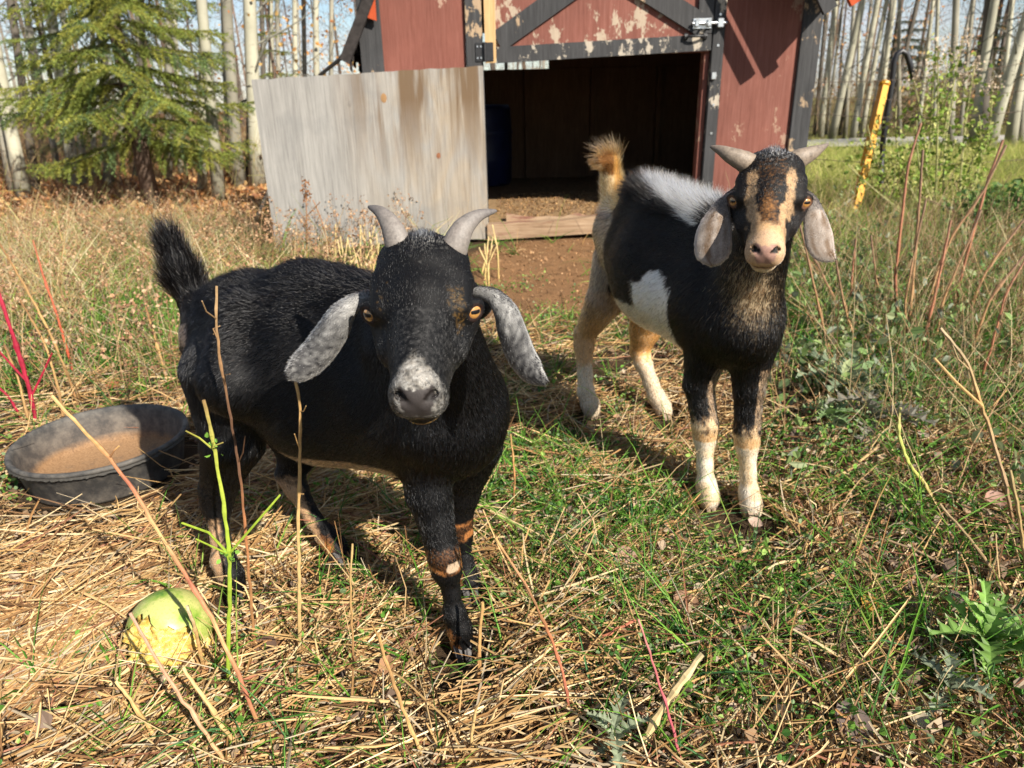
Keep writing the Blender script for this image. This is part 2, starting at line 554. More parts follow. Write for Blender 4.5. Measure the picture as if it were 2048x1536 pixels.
def make_shed():
    root = empty('goat_shed', (.5, SY, 0))
    tag(root, 'small red shed with black trim and half door standing open', 'shed')
    D = 2.5
    xl, xr = -.80, 1.80
    oL, oR = -.11, 1.20
    top = 1.95
    fl = .13
    slab('wall_panel', xl, oL - .11, SY, SY + .02, .08, top, MAT_RED_FRESH, root)
    slab('wall_panel', oR + .075, xr, SY, SY + .02, .08, top, MAT_RED, root)
    slab('corner_trim', xl - .03, xl + .10, SY - .022, SY - .002, .06, top, MAT_BLACK, root)
    slab('corner_trim', xr - .085, xr + .03, SY - .022, SY - .002, .06, top, MAT_BLACK, root)
    slab('door_post', oL - .108, oL - .012, SY - .024, SY + .06, .06, top, MAT_BLACK, root)
    slab('door_post', oR + .004, oR + .072, SY - .024, SY + .06, .06, top, MAT_BLACK_WORN, root)
    slab('door_lining', oR - .03, oR + .002, SY + .012, SY + .09, .12, top, MAT_RED, root)
    # rest of the box
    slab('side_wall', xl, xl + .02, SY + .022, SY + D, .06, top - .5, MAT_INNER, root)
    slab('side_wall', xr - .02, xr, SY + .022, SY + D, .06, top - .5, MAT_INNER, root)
    yb = SY + D
    wz0 = fz(1020, 139, yb)
    wx0, wx1, wxm = fx(905, 125, yb), fx(1097, 125, yb), fx(1012, 125, yb)
    wz1 = wz0 + .30
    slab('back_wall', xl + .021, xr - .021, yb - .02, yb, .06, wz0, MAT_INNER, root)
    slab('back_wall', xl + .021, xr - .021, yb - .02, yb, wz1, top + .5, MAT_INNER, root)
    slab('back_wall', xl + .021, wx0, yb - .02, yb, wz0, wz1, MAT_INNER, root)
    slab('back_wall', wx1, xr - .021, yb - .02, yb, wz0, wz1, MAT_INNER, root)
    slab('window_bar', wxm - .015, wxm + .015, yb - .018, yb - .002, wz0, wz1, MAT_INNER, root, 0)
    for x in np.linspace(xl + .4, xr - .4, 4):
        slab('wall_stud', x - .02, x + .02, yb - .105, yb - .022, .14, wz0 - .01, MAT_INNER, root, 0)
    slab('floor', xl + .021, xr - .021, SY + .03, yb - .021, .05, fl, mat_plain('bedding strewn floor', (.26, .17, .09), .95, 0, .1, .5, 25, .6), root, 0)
    # threshold timbers, split and bleached
    t = MB()
    V = []
    n = 14
    for k in range(n):
        x = oL - .02 + (1.2 + .04) * k / (n - 1)
        r = rng.normal(0, .004)
        zt = .115 + .004 * k + r
        zb = .018 + .004 * k
        V += [[x, SY - .075, zb], [x, SY - .075 + .006 * math.sin(k), zt], [x, SY - .015, zt + .004], [x, SY - .015, zb]]
    F = [[4 * k + a, 4 * k + (a + 1) % 4, 4 * k + 4 + (a + 1) % 4, 4 * k + 4 + a] for k in range(n - 1) for a in range(4)]
    t.add(V, F + [[0, 3, 2, 1], [4 * n - 4, 4 * n - 3, 4 * n - 2, 4 * n - 1]])
    t.obj('threshold_plank', MAT_OLDWOOD, root)
    t = MB()
    V = []
    for k in range(n):
        x = oL + .10 + 1.15 * k / (n - 1)
        zt = .155 + rng.normal(0, .006) + (.02 if k % 5 == 0 else 0)
        V += [[x, SY - .014, .10], [x, SY - .012, zt], [x, SY + .028, zt - .01], [x, SY + .028, .10]]
    t.add(V, F + [[0, 3, 2, 1], [4 * n - 4, 4 * n - 3, 4 * n - 2, 4 * n - 1]])
    t.obj('threshold_plank', MAT_OLDWOOD, root)
    # upper half door: red panel, black frame with crossed braces, raw strip by the hinge
    uz0L, uz0R = fz(985, 128), fz(1412, 101)
    z1 = 1.93
    ud = slab('upper_door', oL + .004, oR - .002, SY - .006, SY + .010, (uz0L + uz0R) / 2 + .012, z1, MAT_RED_WORN, root)
    mb = MB(); bar_xz(mb, (oL + .066, uz0L + .045), (oR - .004, uz0R + .042), .085, SY - .030, SY - .007); mb.obj('bottom_rail', MAT_BLACK_WORN, ud)
    mb = MB(); bar_xz(mb, (oL + .06, z1 - .05), (oR - .004, z1 - .05), .09, SY - .030, SY - .007); mb.obj('top_rail', MAT_BLACK_WORN, ud)
    cx = (oL + oR) / 2 + .02
    zt = z1 - .10
    mb = MB(); bar_xz(mb, (oL + .075, uz0L + .115), (oR - .12, zt), .115, SY - .0285, SY - .0075); mb.obj('brace', MAT_BLACK, ud)
    mb = MB(); bar_xz(mb, (oR - .055, uz0R + .125), (oL + .14, zt), .115, SY - .0335, SY - .0075); mb.obj('brace', MAT_BLACK, ud)
    mb = MB(); bar_xz(mb, (oR - .045, uz0R + .088), (oR - .045, z1 - .1), .085, SY - .0305, SY - .007); mb.obj('stile', MAT_BLACK_WORN, ud)
    mb = MB(); bar_xz(mb, (oL + .034, uz0L + .005), (oL + .034, z1), .062, SY - .040, SY - .007); mb.obj('pine_strip', MAT_STUD, ud)
    # hinge, slide bolt, pull handle
    hz = fz(965, 105)
    hg = slab('hinge', oL - .055, oL - .004, SY - .030, SY - .0245, hz - .05, hz + .05, MAT_IRON, ud, .002)
    slab('hinge_leaf', oL + .006, oL + .050, SY - .046, SY - .0405, hz - .05, hz + .05, MAT_IRON, hg, .002)
    mb = MB(); mb.tube([[oL + .001, SY - .040, hz - .052], [oL + .001, SY - .040, hz + .052]], .008, 10); mb.obj('hinge_pin', MAT_IRON, hg)
    for dx in (-.042, -.022):
        for dz in (-.03, .03):
            mb = MB(); mb.tube([[oL + dx, SY - .030, hz + dz], [oL + dx, SY - .034, hz + dz]], .005, 8); mb.obj('screw', MAT_STEEL, hg)
    bz = fz(1405, 48)
    bo = slab('slide_bolt', oR - .118, oR - .012, SY - .042, SY - .0345, bz - .028, bz + .028, MAT_STEEL, ud, .002)
    mb = MB(); mb.tube([[oR - .125, SY - .052, bz], [oR + .07, SY - .052, bz]], .008, 10); mb.tube([[oR - .05, SY - .052, bz], [oR - .05, SY - .085, bz - .006]], .006, 8); mb.obj('bolt_bar', MAT_STEEL, bo)
    for x in (oR - .10, oR - .03):
        slab('bolt_guide', x - .011, x + .011, SY - .066, SY - .0425, bz - .018, bz + .018, MAT_STEEL, bo, .003)
    slab('keeper', oR + .018, oR + .052, SY - .064, SY - .0245, bz - .024, bz + .024, MAT_STEEL, root, .003)
    kz = fz(1420, 152)
    slab('keeper', oR + .008, oR + .036, SY - .050, SY - .0245, kz - .020, kz + .020, MAT_STEEL, root, .003)
    pz = fz(1385, 74)
    mb = MB()
    a = np.linspace(0, math.pi, 12)
    mb.tube(np.stack([oR - .10 + .055 * np.cos(a), SY - .034 - .035 * np.sin(a), np.full(12, pz)], 1), .007, 8)
    mb.tube([[oR - .165, SY - .037, pz], [oR - .145, SY - .037, pz]], .018, 8)
    mb.tube([[oR - .055, SY - .037, pz], [oR - .035, SY - .037, pz]], .018, 8)
    mb.obj('pull_handle', MAT_IRON, ud)
    for k in range(5):
        z = .62 + .16 * k
        mb = MB(); mb.tube([[oR + .038, SY - .0245, z], [oR + .038, SY - .0275, z]], .007, 8); mb.obj('nail_head', MAT_STEEL, root)
    # lower half door: one weathered plywood sheet swung back against the wall
    a3 = G(985, 482, .02)
    b3 = G(545, 507, .01)
    hinge = np.array([oL - .015, SY - .045])
    free = np.array([b3[0] + .02, b3[1] + .02])
    d = free - hinge
    L = np.linalg.norm(d)
    d = d / L
    nrm = np.array([-d[1], d[0]])
    if nrm[1] > 0: nrm = -nrm
    zt0, zt1 = fz(965, 132), float(W(491, 160, free[1])[2])
    bm_v = []
    n = 26
    for k in range(n):
        t_ = k / (n - 1)
        p = hinge + d * L * t_
        zt_ = zt0 + (zt1 - zt0) * t_ + rng.normal(0, .0022)
        zb_ = .022 + .012 * math.sin(t_ * 5)
        for off in (0.0, .014):
            q = p + nrm * (off - .007)
            bm_v += [[q[0], q[1], zb_], [q[0], q[1], zt_]]
    F = []
    for k in range(n - 1):
        o = 4 * k
        F += [[o, o + 4, o + 5, o + 1], [o + 2, o + 3, o + 7, o + 6], [o + 1, o + 5, o + 7, o + 3], [o, o + 2, o + 6, o + 4]]
    F += [[0, 1, 3, 2], [4 * n - 4, 4 * n - 2, 4 * n - 1, 4 * n - 3]]
    mb = MB()
    mb.add(bm_v, F)
    ld = mb.obj('lower_door', MAT_PLY, root)
    ld['label'] = 'weathered grey plywood half door swung open'
    def on_door(px, py, rx, rz, col, name):
        # knot: a flat oval plug set in the sheet
        t_ = None
        best = min(np.linspace(0, 1, 300), key=lambda u: abs(pixel_x(hinge + d * L * u, py) - px))
        p = hinge + d * L * best
        zc = float(W(px, py, p[1])[2])
        V = [[p[0], p[1], zc]]
        V = []
        for q in np.linspace(0, 2 * math.pi, 14, endpoint=False):
            u = p + d * rx * math.cos(q) + nrm * .0085
            V.append([u[0], u[1], zc + rz * math.sin(q)])
        c = p + nrm * .0095
        V.append([c[0], c[1], zc])
        m2 = MB()
        m2.add(V, None, [[k, (k + 1) % 14, 14] for k in range(14)])
        m2.obj(name, mat_plain(name, col, .8, 0, .2, .35, 220), ld)
    def pixel_x(p, py):
        z = float(W(700, py, p[1])[2])
        q = np.array([p[0], p[1], z]) - CP
        return 1024 + FPX * (q @ _rt) / (q @ _fwd)
    on_door(767, 196, .017, .026, (.27, .155, .07), 'knot')
    on_door(877, 311, .012, .017, (.22, .09, .045), 'knot')
    on_door(700, 208, .010, .016, (.19, .17, .15), 'knot')
    # barn roof: steep lower slopes, flatter top, overhanging the front
    yf, ybk = SY - .34, yb + .15
    prof = [(-.90, 1.07), (-.42, 1.98), (.5, 2.35), (1.40, 1.98), (1.84, 1.30)]
    th = .035
    for (a, b) in zip(prof[:-1], prof[1:]):
        a, b = np.array(a), np.array(b)
        d2 = nz(b - a)
        n2 = np.array([-d2[1], d2[0]])
        q = [a, b, b + n2 * th, a + n2 * th]
        y_front = yf if a[0] > .4 else SY - .05
        V = [[p[0], y_front, p[1]] for p in q] + [[p[0], ybk, p[1]] for p in q]
        m2 = MB()
        m2.add(V, [[0, 1, 2, 3], [7, 6, 5, 4], [0, 4, 5, 1], [1, 5, 6, 2], [2, 6, 7, 3], [3, 7, 4, 0]])
        ro = m2.obj('roof_panel', [MAT_SHINGLE], root)
    # boards closing the gable and the wall tops
    g = MB()
    poly = [(xl, top - .5), (xr, top - .5), (xr, 1.30), (1.36, 1.96), (.5, 2.32), (-.40, 1.96), (xl, 1.22)]
    for y in (yb - .012,):
        V = [[p[0], y, p[1]] for p in poly] + [[p[0], y + .01, p[1]] for p in poly]
        k = len(poly)
        g.add(V, [[i, (i + 1) % k, (i + 1) % k + k, i + k] for i in range(k)], [[0, i, i + 1] for i in range(1, k - 1)] + [[k, k + i + 1, k + i] for i in range(1, k - 1)])
    g.obj('gable_board', MAT_INNER, root)
    slab('gable_board', xl + .02, xr - .02, SY + .002, SY + .018, top + .002, 2.18, MAT_RED, root)
    slab('wall_plate', xl + .03, xl + .08, SY + .03, yb - .03, 1.36, 1.44, MAT_INNER, root, 0)
    # barge boards along the front edge of the roof; the second one throws the bar of shade
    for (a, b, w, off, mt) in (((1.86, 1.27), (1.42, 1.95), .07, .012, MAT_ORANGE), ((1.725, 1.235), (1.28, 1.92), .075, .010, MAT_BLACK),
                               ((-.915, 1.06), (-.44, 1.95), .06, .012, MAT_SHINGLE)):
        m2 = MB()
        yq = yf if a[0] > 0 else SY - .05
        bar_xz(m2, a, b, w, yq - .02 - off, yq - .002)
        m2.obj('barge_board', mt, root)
    # broken fascia piece and torn roofing at the low eave
    m2 = MB()
    z0 = fz(745, 42, SY - .06)
    x0 = fx(737, 20, SY - .06)
    V = [[x0 - .015, SY - .07, 1.55], [x0 + .045, SY - .07, 1.55], [x0 + .040, SY - .07, z0], [x0 - .005, SY - .07, z0 + .015]]
    V += [[v[0], v[1] + .02, v[2]] for v in V]
    m2.add(V, [[3, 2, 1, 0], [4, 5, 6, 7], [0, 1, 5, 4], [1, 2, 6, 5], [2, 3, 7, 6], [3, 0, 4, 7]])
    m2.obj('fascia', MAT_ORANGE, root)
    for k in range(22):                       # torn shreds of felt along the eave
        y = rng.uniform(SY - .05, SY + .5)
        x = -.905 + rng.uniform(-.015, .05)
        m2 = MB()
        l = rng.uniform(.02, .075)
        w = rng.uniform(.012, .04)
        z = 1.075 + (x + .905) * 1.6
        m2.add([[x, y, z], [x + .012, y + w, z + .01], [x + .010, y + w * .6, z - l], [x - .004, y + w * .3, z - l * .7]], [[0, 1, 2, 3]])
        m2.obj('torn_felt', MAT_SHINGLE, root)
    return root


make_shed()


def blue_barrel():
    c = np.array([-.22, 6.6])
    root = empty('barrel', (c[0], c[1], .13))
    tag(root, 'dark blue plastic barrel standing inside the shed', 'barrel')
    prof = [(.02, .0), (.24, .0), (.26, .03), (.265, .20), (.275, .22), (.265, .24), (.27, .42), (.28, .44), (.27, .46), (.262, .62), (.25, .66), (.02, .665)]
    lathe('body', prof, (c[0], c[1], .13), mat_plain('blue plastic', (.006, .012, .055), .5, 0, .4, .2, 10), root, 32)
    return root


def lathe(name, prof, c, mat, parent, n=48, col=None, wob=0.0, cap=True):
    a = np.linspace(0, 2 * math.pi, n, endpoint=False)
    V, C = [], []
    for k, (r, z) in enumerate(prof):
        w = 1 + wob * np.sin(3 * a + 1) + wob * .6 * np.sin(2 * a + .4)
        V.append(np.stack([c[0] + r * w * np.cos(a), c[1] + r * w * np.sin(a), np.full(n, c[2] + z)], 1))
        C.append(np.tile(np.array(col[k] if col is not None else (1, 1, 1)), (n, 1)))
    m = len(prof)
    i, j = np.meshgrid(np.arange(m - 1), np.arange(n), indexing='ij')
    F = np.stack([i * n + j, i * n + (j + 1) % n, (i + 1) * n + (j + 1) % n, (i + 1) * n + j], -1).reshape(-1, 4)
    V = np.concatenate(V)
    F3 = np.zeros((0, 3), int)
    if cap:
        V = np.concatenate([V, [[c[0], c[1], c[2] + prof[0][1]], [c[0], c[1], c[2] + prof[-1][1]]]])
        C.append(np.array([C[0][0], C[-1][0]]))
        k0 = m * n
        F3 = np.array([[k0, (q + 1) % n, q] for q in range(n)] + [[k0 + 1, (m - 1) * n + q, (m - 1) * n + (q + 1) % n] for q in range(n)])
    return link(name, mesh_from(name, V, [F, F3], np.concatenate(C), True), mat, parent)


blue_barrel()

# pole propped against the shed's left side
_p = MB()
_p.tube([W(640, 150, 5.1), W(680, 118, 4.95), W(722, 66, 4.78)], [.012, .013, .012], 8, (.20, .17, .14))
_p.tube([W(640, 150, 5.1), np.array([W(640, 150, 5.1)[0] - .75, 5.6, .0])], [.012, .014], 8, (.20, .17, .14))
tag(_p.obj('wooden_pole', MAT_BARK), 'thin grey pole propped against the shed eave', 'pole')


# ================================================================ trees
def mat_aspen():
    m, nt, b = mat_new('aspen bark')
    a = nd(nt, 'ShaderNodeAttribute', attribute_name='Col')
    f = noise_node(nt, 1.0, 6, .7, stretch=(7, 7, 26))
    g = noise_node(nt, 1.0, 5, .6, stretch=(3, 3, 3))
    c = mixc(nt, 1.0, a.outputs['Color'], ramp(nt, g, [(.3, (.75, .75, .72)), (.7, (1.2, 1.18, 1.12))]), 'MULTIPLY')
    mk = ramp(nt, f, [(.62, (0, 0, 0)), (.66, (1, 1, 1))])
    c = mixc(nt, mk, c, (.05, .045, .038))
    nt.links.new(c, b.inputs['Base Color'])
    b.inputs['Roughness'].default_value = .8
    b.inputs['Specular IOR Level'].default_value = .2
    bump(nt, b, f, .4, .01)
    return m


MAT_ASPEN = mat_aspen()


def aspen(name, base, r, lean, height, label, group, tone, leaves=0, seed=0, branches=7):
    """tall slim trunk, bare upper limbs, a few clinging leaves"""
    g = np.random.default_rng(seed)
    base = np.array([base[0], base[1], float(ground_h(np.array([base[0]]), np.array([base[1]]))[0]) - .05])
    root = empty(name, base)
    tag(root, label, 'tree', group)
    n = 12
    t = np.linspace(0, 1, n)
    bend = g.normal(0, .05, 2)
    P = base + np.stack([lean[0] * t * height + bend[0] * np.sin(t * 4) , lean[1] * t * height + bend[1] * np.sin(t * 3.3), t * height], 1)
    R = r * (1 - .55 * t)
    R[0] *= 1.25
    pale = np.array(tone)
    c = pale * (0.75 + .25 * sstep(0, .12, t))[:, None] + g.normal(0, .015, (n, 1))
    mb = MB()
    mb.tube(P, R, 10, np.clip(c, .02, 1))
    mb.obj('trunk', MAT_ASPEN, root, True)
    mb = MB()
    tips = []
    for k in range(branches):
        u = g.uniform(.10, .95)
        i = int(u * (n - 1))
        p = P[i] + (P[min(i + 1, n - 1)] - P[i]) * (u * (n - 1) - i)
        az = g.uniform(0, 6.28)
        L = g.uniform(.35, 1.3) * (1 - .3 * u)
        dr = np.array([math.cos(az), math.sin(az), g.uniform(.15, .9)])
        q = [p]
        for s in range(4):
            dr = nz(dr + g.normal(0, .16, 3) + np.array([0, 0, .06]))
            q.append(q[-1] + dr * L / 4)
        mb.tube(q, np.linspace(R[i] * .22, .003, 5), 5, tuple(pale * .45), False)
        for s in (2, 3, 4):
            dr2 = nz(dr + g.normal(0, .6, 3))
            e = q[s] + dr2 * L * .35
            mb.tube([q[s], (q[s] + e) / 2 + g.normal(0, .02, 3), e], [.004, .003, .0015], 4, tuple(pale * .4), False)
            tips.append(e)
    if branches: tag(mb.obj('branches', MAT_BARK, root), kind='stuff')
    if leaves and tips:
        pts = np.array([tips[g.integers(len(tips))] + g.normal(0, .12, 3) for _ in range(leaves)])
        pts = pts[pts[:, 2] > .5]
        cc = np.array([(.50, .22, .06), (.58, .32, .08), (.40, .16, .06)])[g.integers(0, 3, len(pts))]
        tag(leafcards(pts, g.uniform(.018, .034, len(pts)), cc, 'leaves', root, g), kind='stuff') if len(pts) else None
    return root


def leafcards(P, size, col, name, parent, g, mat=None, droop=None, aspect=1.25):
    """small folded leaves, each two bent halves"""
    n = len(P)
    if n == 0: return None
    d = nz(g.normal(0, 1, (n, 3)) + (np.array(droop) if droop is not None else 0))
    s = nz(np.cross(d, g.normal(0, 1, (n, 3))))
    u = np.cross(d, s)
    L = (size * aspect)[:, None]
    w = (size * .5)[:, None]
    fold = (size * .14)[:, None]
    V = np.stack([P, P + d * L * .30 + s * w * .85 + u * fold, P + d * L * .68 + s * w * .80 + u * fold * 1.2, P + d * L - u * fold * .4,
                  P + d * L * .68 - s * w * .80 + u * fold * 1.2, P + d * L * .30 - s * w * .85 + u * fold], 1).reshape(-1, 3)
    o = np.arange(n)[:, None] * 6
    F = np.concatenate([o + np.array([[0, 1, 2, 3]]), o + np.array([[0, 3, 4, 5]])])
    c = np.repeat(np.clip(col * g.uniform(.75, 1.25, (n, 1)), 0, 1), 6, 0)
    return link(name, mesh_from(name, V, F, c), mat or MAT_LEAF, parent)


def woods():
    PALE, GREY, DARK = (.40, .385, .305), (.27, .255, .21), (.11, .095, .08)
    def look(w, tone, xt, x):
        return '%s %s' % ('stout' if w >= 10 else 'slender' if w <= 5 else 'middling', 'pale' if tone is PALE else 'grey' if tone is GREY else 'dark')
    # trunks one can pick out at the left: (px at base, py at base or None, px at the top edge, half-width px, tone)
    left = [(48, 392, -20, 13, PALE), (30, 385, -30, 11, GREY), (70, 380, 2, 8, DARK), (150, 378, 92, 11, PALE), (172, 372, 118, 7, PALE), (218, 372, 196, 10, GREY),
            (185, 366, 168, 5, PALE), (120, 362, 60, 6, GREY), (270, 362, 256, 6, DARK), (335, 365, 326, 7, GREY), (403, 385, 396, 8, PALE), (438, 398, 408, 11, PALE),
            (478, 372, 462, 12, GREY), (497, 365, 478, 7, DARK), (515, 372, 508, 14, PALE), (545, 330, 535, 6, PALE), (560, 335, 556, 5, GREY), (590, 330, 585, 6, PALE),
            (612, 328, 606, 5, GREY), (636, 332, 632, 7, PALE), (662, 330, 664, 5, GREY), (360, 350, 350, 5, PALE), (300, 345, 290, 5, GREY), (18, 360, -25, 7, PALE),
            (90, 352, 50, 5, GREY), (140, 350, 108, 4, PALE), (245, 348, 232, 4, GREY), (425, 352, 418, 5, GREY), (455, 350, 448, 4, PALE), (530, 345, 525, 5, DARK)]
    for k, (x, y, xt, w, tone) in enumerate(left):
        b = G(x, y)
        dist = b[1]
        tp = W(xt, -5, dist)
        lean = ((tp[0] - b[0]) / tp[2], rng.normal(0, .02))
        r = w * mpp(b)
        near = y > 369
        aspen('aspen_tree', b, r, lean, rng.uniform(5, 7), '%s barked bare aspen trunk in the wood left of the shed' % look(w, tone, xt, x), 'aspens left of the shed, %s' % look(w, tone, xt, x),
              np.array(tone) * rng.uniform(.85, 1.1), int(rng.integers(0, 26)) if x > 400 else int(rng.integers(0, 6)), 100 + k, 8)
    right = [(1640, 262, 1672, 6, PALE), (1662, 268, 1712, 7, PALE), (1690, 265, 1708, 4, GREY), (1705, 268, 1760, 6, PALE), (1722, 262, 1780, 5, PALE), (1738, 264, 1770, 4, GREY),
             (1680, 258, 1735, 4, DARK), (1752, 262, 1790, 5, PALE), (1768, 258, 1830, 5, DARK), (1800, 260, 1812, 4, GREY), (1630, 258, 1650, 4, DARK), (1835, 262, 1868, 4, PALE),
             (1900, 285, 1905, 7, GREY), (1920, 262, 1955, 4, GREY), (1960, 282, 1985, 12, DARK), (1975, 286, 2062, 11, PALE), (1945, 284, 2010, 9, PALE), (2020, 280, 2075, 10, PALE),
             (2040, 275, 2060, 6, GREY), (1992, 268, 2010, 5, PALE), (2060, 284, 2130, 9, PALE), (1870, 266, 1880, 4, PALE), (1652, 256, 1690, 3, GREY), (1712, 256, 1722, 3, PALE)]
    for k, (x, y, xt, w, tone) in enumerate(right):
        b = G(x, y + 12)
        b = b * np.array([1, 1, 0])
        tp = W(xt, -5, b[1])
        lean = ((tp[0] - b[0]) / tp[2], rng.normal(0, .02))
        aspen('aspen_tree', b, w * mpp(b), lean, rng.uniform(6, 8), '%s barked bare aspen %s beyond the gravel track' % (look(w, tone, xt, x), 'leaning over' if xt - x > 45 else 'standing'), 'aspens beyond the track, %s %s' % (look(w, tone, xt, x), 'leaning' if xt - x > 45 else 'standing'),
              np.array(tone) * rng.uniform(.85, 1.1), int(rng.integers(0, 40)), 300 + k, 11)


def far_wood():
    """the mass of thin trunks, brush and twigs that closes the view"""
    mb = MB()
    g = np.random.default_rng(31)
    for k in range(230):
        x, y = g.uniform(-30, 36), g.uniform(15, 34)
        r = g.uniform(.02, .07)
        lean = g.normal(0, .05, 2)
        h = g.uniform(5, 9)
        base = np.array([x, y, -.2])
        tone = np.array([(.30, .28, .23), (.16, .13, .10), (.09, .07, .055), (.13, .09, .06), (.18, .12, .08)][g.integers(5)]) * g.uniform(.8, 1.1)
        mb.tube([base, base + np.array([lean[0] * h * .5, lean[1] * h * .5, h * .5]) + g.normal(0, .05, 3), base + np.array([lean[0] * h, lean[1] * h, h])], [r, r * .8, r * .4], 5, tuple(tone), False)
    n = 42000
    P = np.stack([g.uniform(-28, 34, n), g.uniform(13.5, 30, n), np.zeros(n)], 1)
    P[:, 2] = g.uniform(0, 1, n) ** 1.3 * 4.2
    d = nz(g.normal(0, 1, (n, 3)) * np.array([.8, .8, .5]) + np.array([0, 0, .55]))
    L = g.uniform(.3, 1.1, n)
    tri_twigs(mb, P, d, L, g.uniform(.005, .011, n), np.array([(.17, .12, .085), (.24, .18, .13), (.11, .08, .06)])[g.integers(0, 3, n)], g)
    o = mb.obj('far_wood', MAT_BARK)
    tag(o, 'mass of thin trunks and bare brush at the back of the wood', None, None, 'stuff')
    # low brown undergrowth among the nearer trunks
    mb = MB()
    n = 9000
    x = g.uniform(-9, -.9, n)
    P = np.stack([x, g.uniform(7.2, 14, n), np.zeros(n)], 1)
    P[:, 2] = g.uniform(0, .4, n)
    d = nz(g.normal(0, 1, (n, 3)) * np.array([.6, .6, .3]) + np.array([0, 0, .8]))
    tri_twigs(mb, P, d, g.uniform(.2, .7, n), g.uniform(.003, .006, n), np.array([(.26, .17, .09), (.34, .24, .12), (.15, .10, .06), (.20, .19, .06)])[g.integers(0, 4, n)], g)
    x = g.uniform(2.0, 16, n)
    P = np.stack([x, g.uniform(13.6, 17, n), g.uniform(0, .9, n)], 1)
    tri_twigs(mb, P, d, g.uniform(.2, .8, n), g.uniform(.004, .008, n), np.array([(.22, .15, .08), (.30, .20, .11), (.15, .10, .06), (.22, .20, .06)])[g.integers(0, 4, n)], g)
    tag(mb.obj('undergrowth', MAT_BARK), 'thin brown brush growing between the trunks', None, None, 'stuff')
    # clinging orange leaves and leaf litter of the wood floor
    n = 16000
    P = np.stack([g.uniform(-9, 0, n), g.uniform(5.6, 13, n), np.zeros(n)], 1)
    P[:, 2] = ground_h(P[:, 0], P[:, 1]) + g.uniform(.0, .05, n)
    cc = np.array([(.42, .19, .07), (.52, .28, .11), (.30, .13, .06), (.56, .36, .16)])[g.integers(0, 4, n)]
    o = leafcards(P, g.uniform(.03, .06, n), cc, 'leaf_litter', None, g)
    tag(o, 'rust brown leaf litter on the floor of the wood', None, None, 'stuff')
    n = 2600
    P = np.stack([np.where(g.random(n) < .35, g.uniform(-3.6, -1.2, n), g.uniform(3.4, 10, n)), g.uniform(8, 15, n), g.uniform(.4, 3.0, n)], 1)
    P[P[:, 0] > 0, 1] += 5
    cc = np.array([(.52, .25, .07), (.58, .36, .12), (.42, .18, .07)])[g.integers(0, 3, n)]
    tag(leafcards(P, g.uniform(.03, .055, n), cc, 'last_leaves', None, g), 'last orange leaves clinging to twigs in the wood', None, None, 'stuff')


def tri_twigs(mb, P, d, L, w, col, g):
    n = len(P)
    s = nz(np.cross(d, g.normal(0, 1, (n, 3))))
    bend = g.normal(0, .12, (n, 3))
    V = np.stack([P - s * w[:, None] * .5, P + s * w[:, None] * .5,
                  P + d * L[:, None] * .5 + bend * L[:, None] * .5 + s * w[:, None] * .35, P + d * L[:, None] * .5 + bend * L[:, None] * .5 - s * w[:, None] * .35,
                  P + d * L[:, None] + bend * L[:, None] * 1.4], 1).reshape(-1, 3)
    o = np.arange(n)[:, None] * 5
    mb.add(V, o + np.array([[0, 1, 2, 3]]), o + np.array([[3, 2, 4]]), np.repeat(col * g.uniform(.8, 1.2, (n, 1)), 5, 0))


